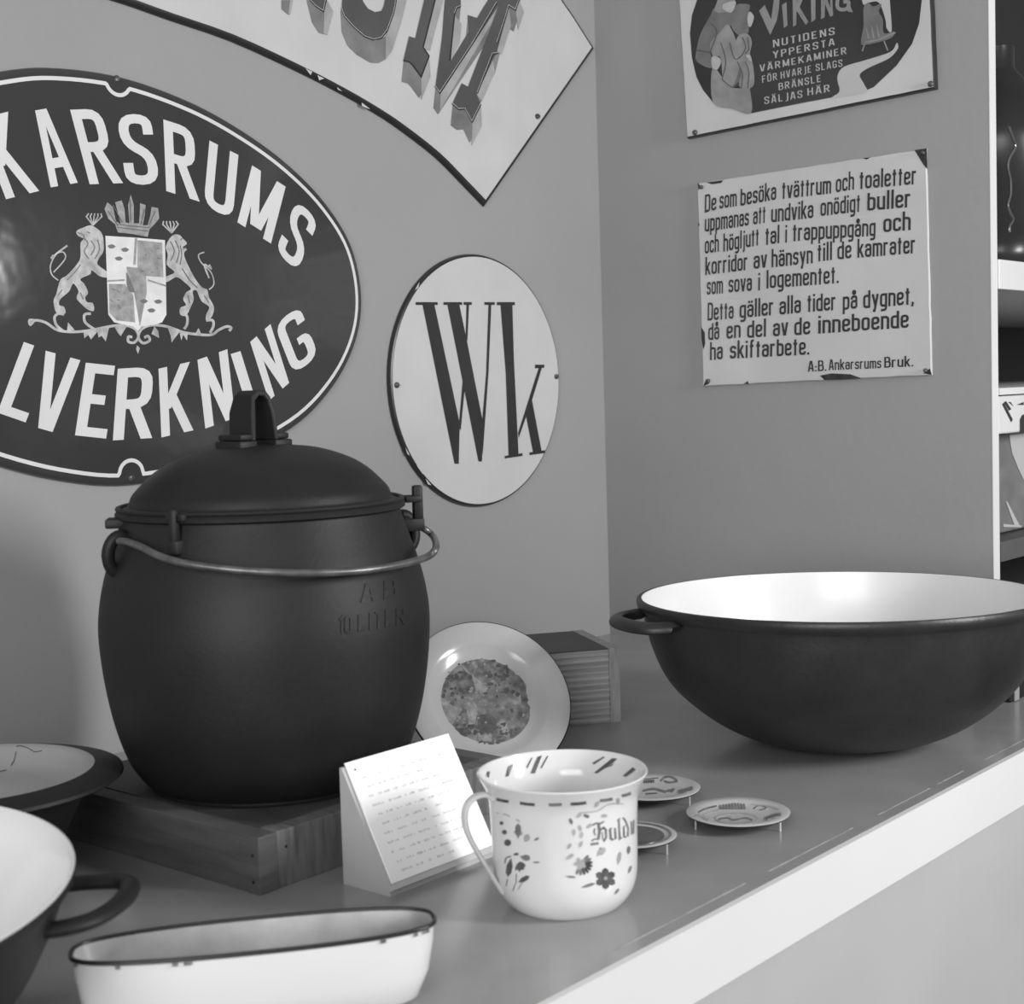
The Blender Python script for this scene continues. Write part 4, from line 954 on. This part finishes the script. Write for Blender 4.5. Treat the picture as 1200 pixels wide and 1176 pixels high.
# blackletter name
for q, w_ in (([(755, 522), (775, 510), (800, 512), (822, 500)], 9), ([(770, 540), (764, 560), (772, 580)], 8), ([(790, 515), (796, 560), (788, 604)], 15), ([(750, 612), (770, 600), (788, 604)], 8), ([(796, 548), (820, 536), (832, 548), (834, 590), (820, 615)], 12), ([(812, 560), (814, 604)], 5),
          ([(856, 542), (860, 600), (874, 606)], 12), ([(850, 548), (866, 536)], 6), ([(884, 538), (888, 602)], 12), ([(872, 606), (890, 592)], 5), ([(906, 486), (911, 600), (922, 592)], 11), ([(896, 496), (914, 480)], 5),
          ([(934, 530), (936, 588), (946, 592)], 10), ([(958, 586), (960, 540), (946, 500), (930, 478)], 10), ([(936, 590), (960, 584)], 5), ([(934, 530), (958, 516)], 5), ([(978, 500), (980, 575)], 8), ([(992, 492), (990, 570)], 7)):
    cs(bm2, q, w_)
obj('painted_mark', bm1, M_dec1, t, label='dark painted petals and dashes')['kind'] = 'stuff'; obj('painted_flower', bm2, M_dec2, t, label='grey painted flowers and blackletter name')['kind'] = 'stuff'; obj('pale_leaf', bm3, M_dec3, t, label='pale grey painted leaves')['kind'] = 'stuff'
bm = bmesh.new()
for q in ([(400, 225), (440, 130), (465, 122), (425, 225)], [(375, 190), (405, 135), (412, 135), (382, 195)], [(455, 195), (495, 125), (503, 125), (465, 195)], [(765, 222), (870, 138), (900, 140), (880, 160), (785, 225)], [(755, 165), (820, 128), (828, 132), (765, 175)], [(830, 195), (880, 165), (868, 182)],
          [(255, 245), (270, 185), (300, 170), (275, 240)], [(145, 240), (150, 215), (165, 215), (160, 250)], [(930, 240), (990, 190), (1005, 205), (950, 245)]):
    add_art(bm, [[CC(*p) for p in q]], sk, .0002, th=.0001)
obj('inner_stripe', bm, M_dec1, t, label='dark brush stripes inside the rim')['kind'] = 'stuff'

# ================================================================== small dishes on pins
def small_dish(cx_, cy_, hw, label, kind):
    c, = [on_plane(cx_, cy_, (0, 0, 1), .009)]; w_ = (c-CAM).dot(CF); R_ = hw*w_/FPX
    t = thing('small_dish', label, 'dish', (c.x, c.y, 0), 'small enamel dishes on the counter')
    wb = (lambda a, z: 1+.012*abs(math.sin(3*a+.4))) if kind != 2 else None
    Md = Matrix.Translation((c.x, c.y, 0))
    pr = [(0, .0065), (R_*.55, .0065), (R_*.68, .0075), (R_*.78, .0088), (R_*.97, .0096), (R_, .0090)]
    pr2 = [(R_, .0090), (R_*.98, .0078), (R_*.78, .0070), (R_*.66, .0045), (R_*.52, .0036), (0, .0036)]
    d = obj('dish', add_lathe(bmesh.new(), pr, 72, M=Md, wob=wb), M_dish2, t, smooth=True)
    obj('rim', add_lathe(bmesh.new(), pr2, 72, M=Md, wob=wb), M_rim, t, smooth=True, label='black edge and underside')
    for a in (200, 320, 80):
        dirv = rt*math.cos(math.radians(a))+fw*math.sin(math.radians(a)); p = Vector((c.x, c.y, 0))+dirv*R_*.93
        obj('pin', tube([p+up*.0, p+up*.0082], .0007, 8), M_clear, t)
    return t, d, c, R_
t, d, c, R_ = small_dish(865, 950.5, 60, 'small pictorial enamel dish nearest the counter edge, lying fully in view', 0)
sk = Skin([d])
def CS(x, y): return (740+x/6, 890+y/6)
bm = bmesh.new(); bmm = bmesh.new()
def ss(b, pts, w, sm=0, closed=False): add_stroke(b, [CS(*p) for p in pts], w/6, sk, .0001, th=.0001, sm=sm, closed=closed)
for k in range(9): ss(bmm, [(622+k*21, 318-3*k if k < 5 else 303+2*(k-5)), (628+k*21, 350)], 11)
ss(bmm, [(470, 370), (520, 345), (600, 325)], 12, sm=3); ss(bm, [(505, 385), (560, 365), (610, 355)], 8, sm=3)
ss(bm, [(590, 410), (650, 385), (760, 378), (850, 390), (890, 415), (850, 440), (740, 450), (640, 440)], 10, sm=4, closed=True)
ss(bmm, [(610, 420), (680, 410), (720, 425), (800, 410), (850, 425)], 10, sm=4); ss(bmm, [(860, 345), (900, 320), (950, 340), (900, 355)], 8, sm=3)
ss(bmm, [(940, 415), (1000, 395), (1050, 385)], 22, sm=3); ss(bm, [(450, 395), (500, 400), (540, 425)], 18, sm=3); ss(bm, [(840, 315), (960, 325), (1040, 350)], 8, sm=3)
obj('print', bmm, M_dec2, t, label='grey printed lettering and picture')['kind'] = 'stuff'; obj('pale_print', bm, M_dec3, t)['kind'] = 'stuff'
t, d, c, R_ = small_dish(764, 922, 56, 'small pictorial enamel dish behind the cup, the farthest of the three', 1)
sk = Skin([d]); bm = bmesh.new(); bmm = bmesh.new()
for k in range(5): ss(bm, [(88+k*16, 145-k), (92+k*16, 165-k)], 12)
ss(bm, [(70, 140), (190, 128)], 5); ss(bmm, [(205, 150), (240, 120), (290, 125), (320, 150), (270, 160), (230, 150)], 14, sm=3); ss(bm, [(235, 125), (265, 120)], 12)
ss(bmm, [(80, 220), (160, 205), (240, 225), (300, 205)], 16, sm=3); ss(bmm, [(330, 225), (380, 215), (430, 200)], 26, sm=3); ss(bm, [(100, 240), (180, 235)], 8); ss(bm, [(255, 215), (300, 210), (280, 230)], 7)
obj('print', bm, M_dec1, t, label='dark printed lettering')['kind'] = 'stuff'; obj('pale_print', bmm, M_dec2, t)['kind'] = 'stuff'
t, d, c, R_ = small_dish(741, 977.5, 52, 'small dark centred enamel dish with double white rim, half behind the cup', 2)
bm = bmesh.new(); add_lathe(bm, [(0, .0068), (R_*.60, .0068), (R_*.72, .0083), (R_*.715, .0087), (R_*.60, .0071), (0, .0071)], 64, c=(c.x, c.y, 0))
obj('dark_centre', bm, mat('dark_enamel', 92, .25, noise=.08, nscale=30), t, smooth=True, label='dark grey centre')
bm = bmesh.new(); add_lathe(bm, [(R_*.83, .0093), (R_*.83, .0096), (R_*.88, .0098), (R_*.88, .0095)], 64, c=(c.x, c.y, 0)); obj('rim_line', bm, M_dec2, t, smooth=True, label='grey line round the rim')

# ================================================================== left pan
c = on_plane(-36, 906, (0, 0, 1), .072); R_ = 175*(c-CAM).dot(CF)/FPX
t = thing('flanged_pan', 'dark iron pan with broad drooping rim and cracked grey inside', 'pan', (c.x, c.y, 0))
fl = R_*.80
pr = [(0, .002), (.050, .002), (.055, .004), (.066, .030), (fl*.96, .060), (R_*.97, .0640), (R_, .0660), (R_*.995, .0682), (R_*.90, .0708), (fl+.001, .0728)]
obj('body', add_lathe(bmesh.new(), pr, 112, (c.x, c.y, 0)), M_iron, t, smooth=True)
pi_ = obj('enamel_lining', add_lathe(bmesh.new(), [(fl+.001, .0728), (fl, .0728), (fl-.004, .070), (fl-.012, .061), (fl-.025, .056), (0, .054)], 112, (c.x, c.y, 0)), M_greyen, t, smooth=True, label='light grey enamel inside')
sk = Skin([pi_]); bm = bmesh.new()
def C8(x, y): return (x/4.055, 850+y/4.055)
for q in ([(78, 85), (76, 130), (68, 165), (52, 190)], [(78, 100), (95, 95), (130, 105), (165, 125), (200, 120)], [(30, 212), (0, 218), (-30, 225)]):
    add_stroke(bm, [C8(*p) for p in q], .8, sk, .0001, th=.0001)
obj('crack', bm, M_letk, t, label='thin dark crack in the enamel')['kind'] = 'stuff'

# ================================================================== front-left white bowl
c = on_plane(-262, 1051, (0, 0, 1), .100); R_ = 338*(c-CAM).dot(CF)/FPX
t = thing('white_bowl', 'white enamel lined iron bowl cut by the left edge, nearest the viewer', 'bowl', (c.x, c.y, 0))
T2 = Matrix.Translation((c.x, c.y, .100)) @ Matrix.Rotation(math.radians(4), 4, rt) @ Matrix.Translation((0, 0, -.100))
q_ = R_/.148
pr = smoothprof([(0, .003), (.045*q_, .003), (.052*q_, .005), (.085*q_, .018), (.115*q_, .040), (.132*q_, .066), (R_-.006, .088)], 4)+[(R_-.001, .0945), (R_, .0975), (R_-.0006, .0995)]
obj('shell', add_lathe(bmesh.new(), pr, 128, M=T2), M_iron, t, smooth=True)
obj('enamel_lining', add_lathe(bmesh.new(), [(R_-.0006, .0996), (R_-.0015, .1000), (R_-.0030, .0992)]+smoothprof([(R_-.009, .088), (.126*q_, .068), (.108*q_, .045), (.08*q_, .026), (.045*q_, .018), (0, .015)], 4), 128, M=T2), M_enam, t, smooth=True, label='glossy white enamel inside')
hp_ = [(60, 1040), (78, 1036), (110, 1033), (146, 1033), (152, 1042), (140, 1058), (112, 1076), (80, 1086), (50, 1090)]
pts = [on_plane(x, y, (0, 0, 1), .080) for x, y in hp_]
obj('handle', tube(spline(pts, 5), .0055, 12, flat=.7), M_iron, t, smooth=True)

# ================================================================== long trough dish
t = thing('oblong_dish', 'narrow oblong white enamel dish with dark rim in the foreground', 'dish', (-1.083, -.574, 0))
zt = .045
pL, pR_ = on_plane(77, 1122, (0, 0, 1), zt), on_plane(515, 1078, (0, 0, 1), zt)
pf, pn_ = on_plane(300, 1072.5, (0, 0, 1), zt), on_plane(300, 1115, (0, 0, 1), zt)
dx = (pR_-pL).normalized(); dy = Vector((-dx.y, dx.x, 0)); cc = (pL+pR_)/2; hl_ = (pR_-pL).length/2
wf, wn = (pf-pL).dot(dy), (pn_-pL).dot(dy); hw_ = (wf-wn)/2; cc = cc+dy*((wf+wn)/2)
def stad(h_, w_, z, n=64):
    out = []
    for i in range(n):
        a = 2*math.pi*i/n; ca, sa = math.cos(a), math.sin(a); e = .82
        out.append(cc+dx*h_*math.copysign(abs(ca)**(e), ca)+dy*w_*math.copysign(abs(sa)**.66, sa)+Vector((0, 0, z)))
    return out
def loft(rings, cap0=True, cap1=True):
    bm = bmesh.new(); R = [[bm.verts.new(p) for p in r] for r in rings]; n = len(R[0])
    for A, B in zip(R, R[1:]):
        for i in range(n): bm.faces.new((A[i], A[(i+1) % n], B[(i+1) % n], B[i]))
    if cap0: bm.faces.new(R[0])
    if cap1: bm.faces.new(R[-1])
    return bm
cc.z = 0
obj('body', loft([stad(hl_-.018, hw_-.012, 0), stad(hl_-.012, hw_-.007, .004), stad(hl_-.006, hw_-.003, .018), stad(hl_-.003, hw_-.0012, .034), stad(hl_-.0022, hw_-.001, zt-.002)], cap1=False), M_enam, t, smooth=True)
obj('inside', loft([stad(hl_-.0028, hw_-.0024, zt-.001), stad(hl_-.006, hw_-.0045, .034), stad(hl_-.010, hw_-.008, .020), stad(hl_-.018, hw_-.014, .010)], cap0=False), M_grime, t, smooth=True, label='stained grey white inside')
rr_ = stad(hl_-.0018, hw_-.0014, zt-.001, 96)
obj('rim', tube(rr_, .0013, 10, closed=True), M_rim, t, smooth=True, label='dark worn rim')
bm = bmesh.new(); rq = random.Random(3)
for k in range(9):
    i0 = rq.randrange(52, 92); q = [rr_[i % 96]+Vector((0, 0, -.0022))-dy*.0006 for i in (i0, i0+1)]
    if abs((q[1]-q[0]).length) > 1e-4: add_tube(bm, [q[0], q[0].lerp(q[1], .4+.5*rq.random())], .0009, 6)
obj('chip', bm, M_dec2, t, label='grey chips below the rim')['kind'] = 'stuff'

# ================================================================== things past the post
t = thing('iron_jug', 'tall dark iron vessel standing on the thick white shelf past the post', 'jug', (.2, -.44, .4548))
jq = on_plane(1168, 200, (0, 1, 0), -.44); jx, jy = jq.x, -.44
jp = smoothprof([(0, .4552), (.060, .4552), (.064, .460), (.058, .480), (.070, .520), (.088, .580), (.090, .620), (.070, .655), (.040, .682), (.024, .700)], 4)+[(.022, .704), (.022, .728), (.021, .729), (0, .729)]
obj('body', add_lathe(bmesh.new(), jp, 64, (jx, jy, 0)), mat('black_gloss', 44, .3, noise=.05), t, smooth=True)
pts = [on_plane(x, y, (0, 1, 0), -.522) for x, y in ((1182, 148), (1187, 162), (1190, 172), (1183, 185), (1181, 196), (1184, 212), (1184, 228), (1181, 240), (1184, 250), (1187, 257), (1183, 265), (1183, 272))]
obj('wavy_highlight', tube(spline(pts, 4), .0016, 8), mat('highlight_metal', 150, .2, metal=.8), t, smooth=True, label='wavy highlight on the jug, modelled as a thin tube')  # highlight down the jug side, put in as a pale metal tube
t = thing('patterned_tin', 'pale tin with dark slanting stripes hanging under the thin shelf past the post', 'tin', (.06, -.5, .2629))
obj('body', box(.0182, .155, -.527, -.47, .2635, .3055, bev=.002), M_enam, t)
bm = bmesh.new()
PB = Plane((0, -1, 0), .5272)
def CB(x, y): return (1130+x/5.886, 340+y/5.886)
for q in ([(262, 785), (275, 775), (335, 890), (325, 910)], [(275, 770), (290, 765), (325, 820), (310, 830)], [(305, 770), (320, 770), (340, 800)], [(360, 790), (410, 770), (412, 790)], [(385, 985), (385, 890), (400, 860), (412, 855), (460, 870), (460, 985)]): add_art(bm, [[CB(*p) for p in q]], PB, 0)
obj('stripe', bm, M_letk, t, label='dark slanting stripes')['kind'] = 'stuff'
t = thing('decorated_box', 'pale enamel box with triangle outline on the lowest shelf past the post', 'box', (.06, -.45, .1452))
obj('body', box(.0182, .19, -.50, -.40, .1462, .2615, bev=.002), mat('mid_enamel', 120, .3, noise=.1, nscale=25), t)
PB2 = Plane((0, -1, 0), .5002)
def CB2(x, y): return (1130+x/5.886, 500+y/5.886)
bm = bmesh.new()
for q in ([(310, 60), (460, 40), (460, 420), (412, 370), (370, 280), (330, 180)], [(270, 690), (270, 670), (395, 680), (395, 692)], [(285, 510), (300, 520), (385, 685), (392, 690), (350, 688)]): add_art(bm, [[CB2(*p) for p in q]], PB2, 0)
obj('pattern', bm, M_dish2, t, label='white curved and triangular pattern')['kind'] = 'stuff'
t = thing('iron_weight', 'small dark iron block with a grey strip, behind the right end of the big bowl', 'weight', (-.112, -.585, 0))
obj('block', box(-.134, -.090, -.600, -.560, 0, .050, bev=.002), M_iron, t)
obj('strip', box(-.1275, -.1160, -.6012, -.6001, 0.001, .049), mat('grey_strip', 150, .5, noise=.05), t, label='pale grey strip')
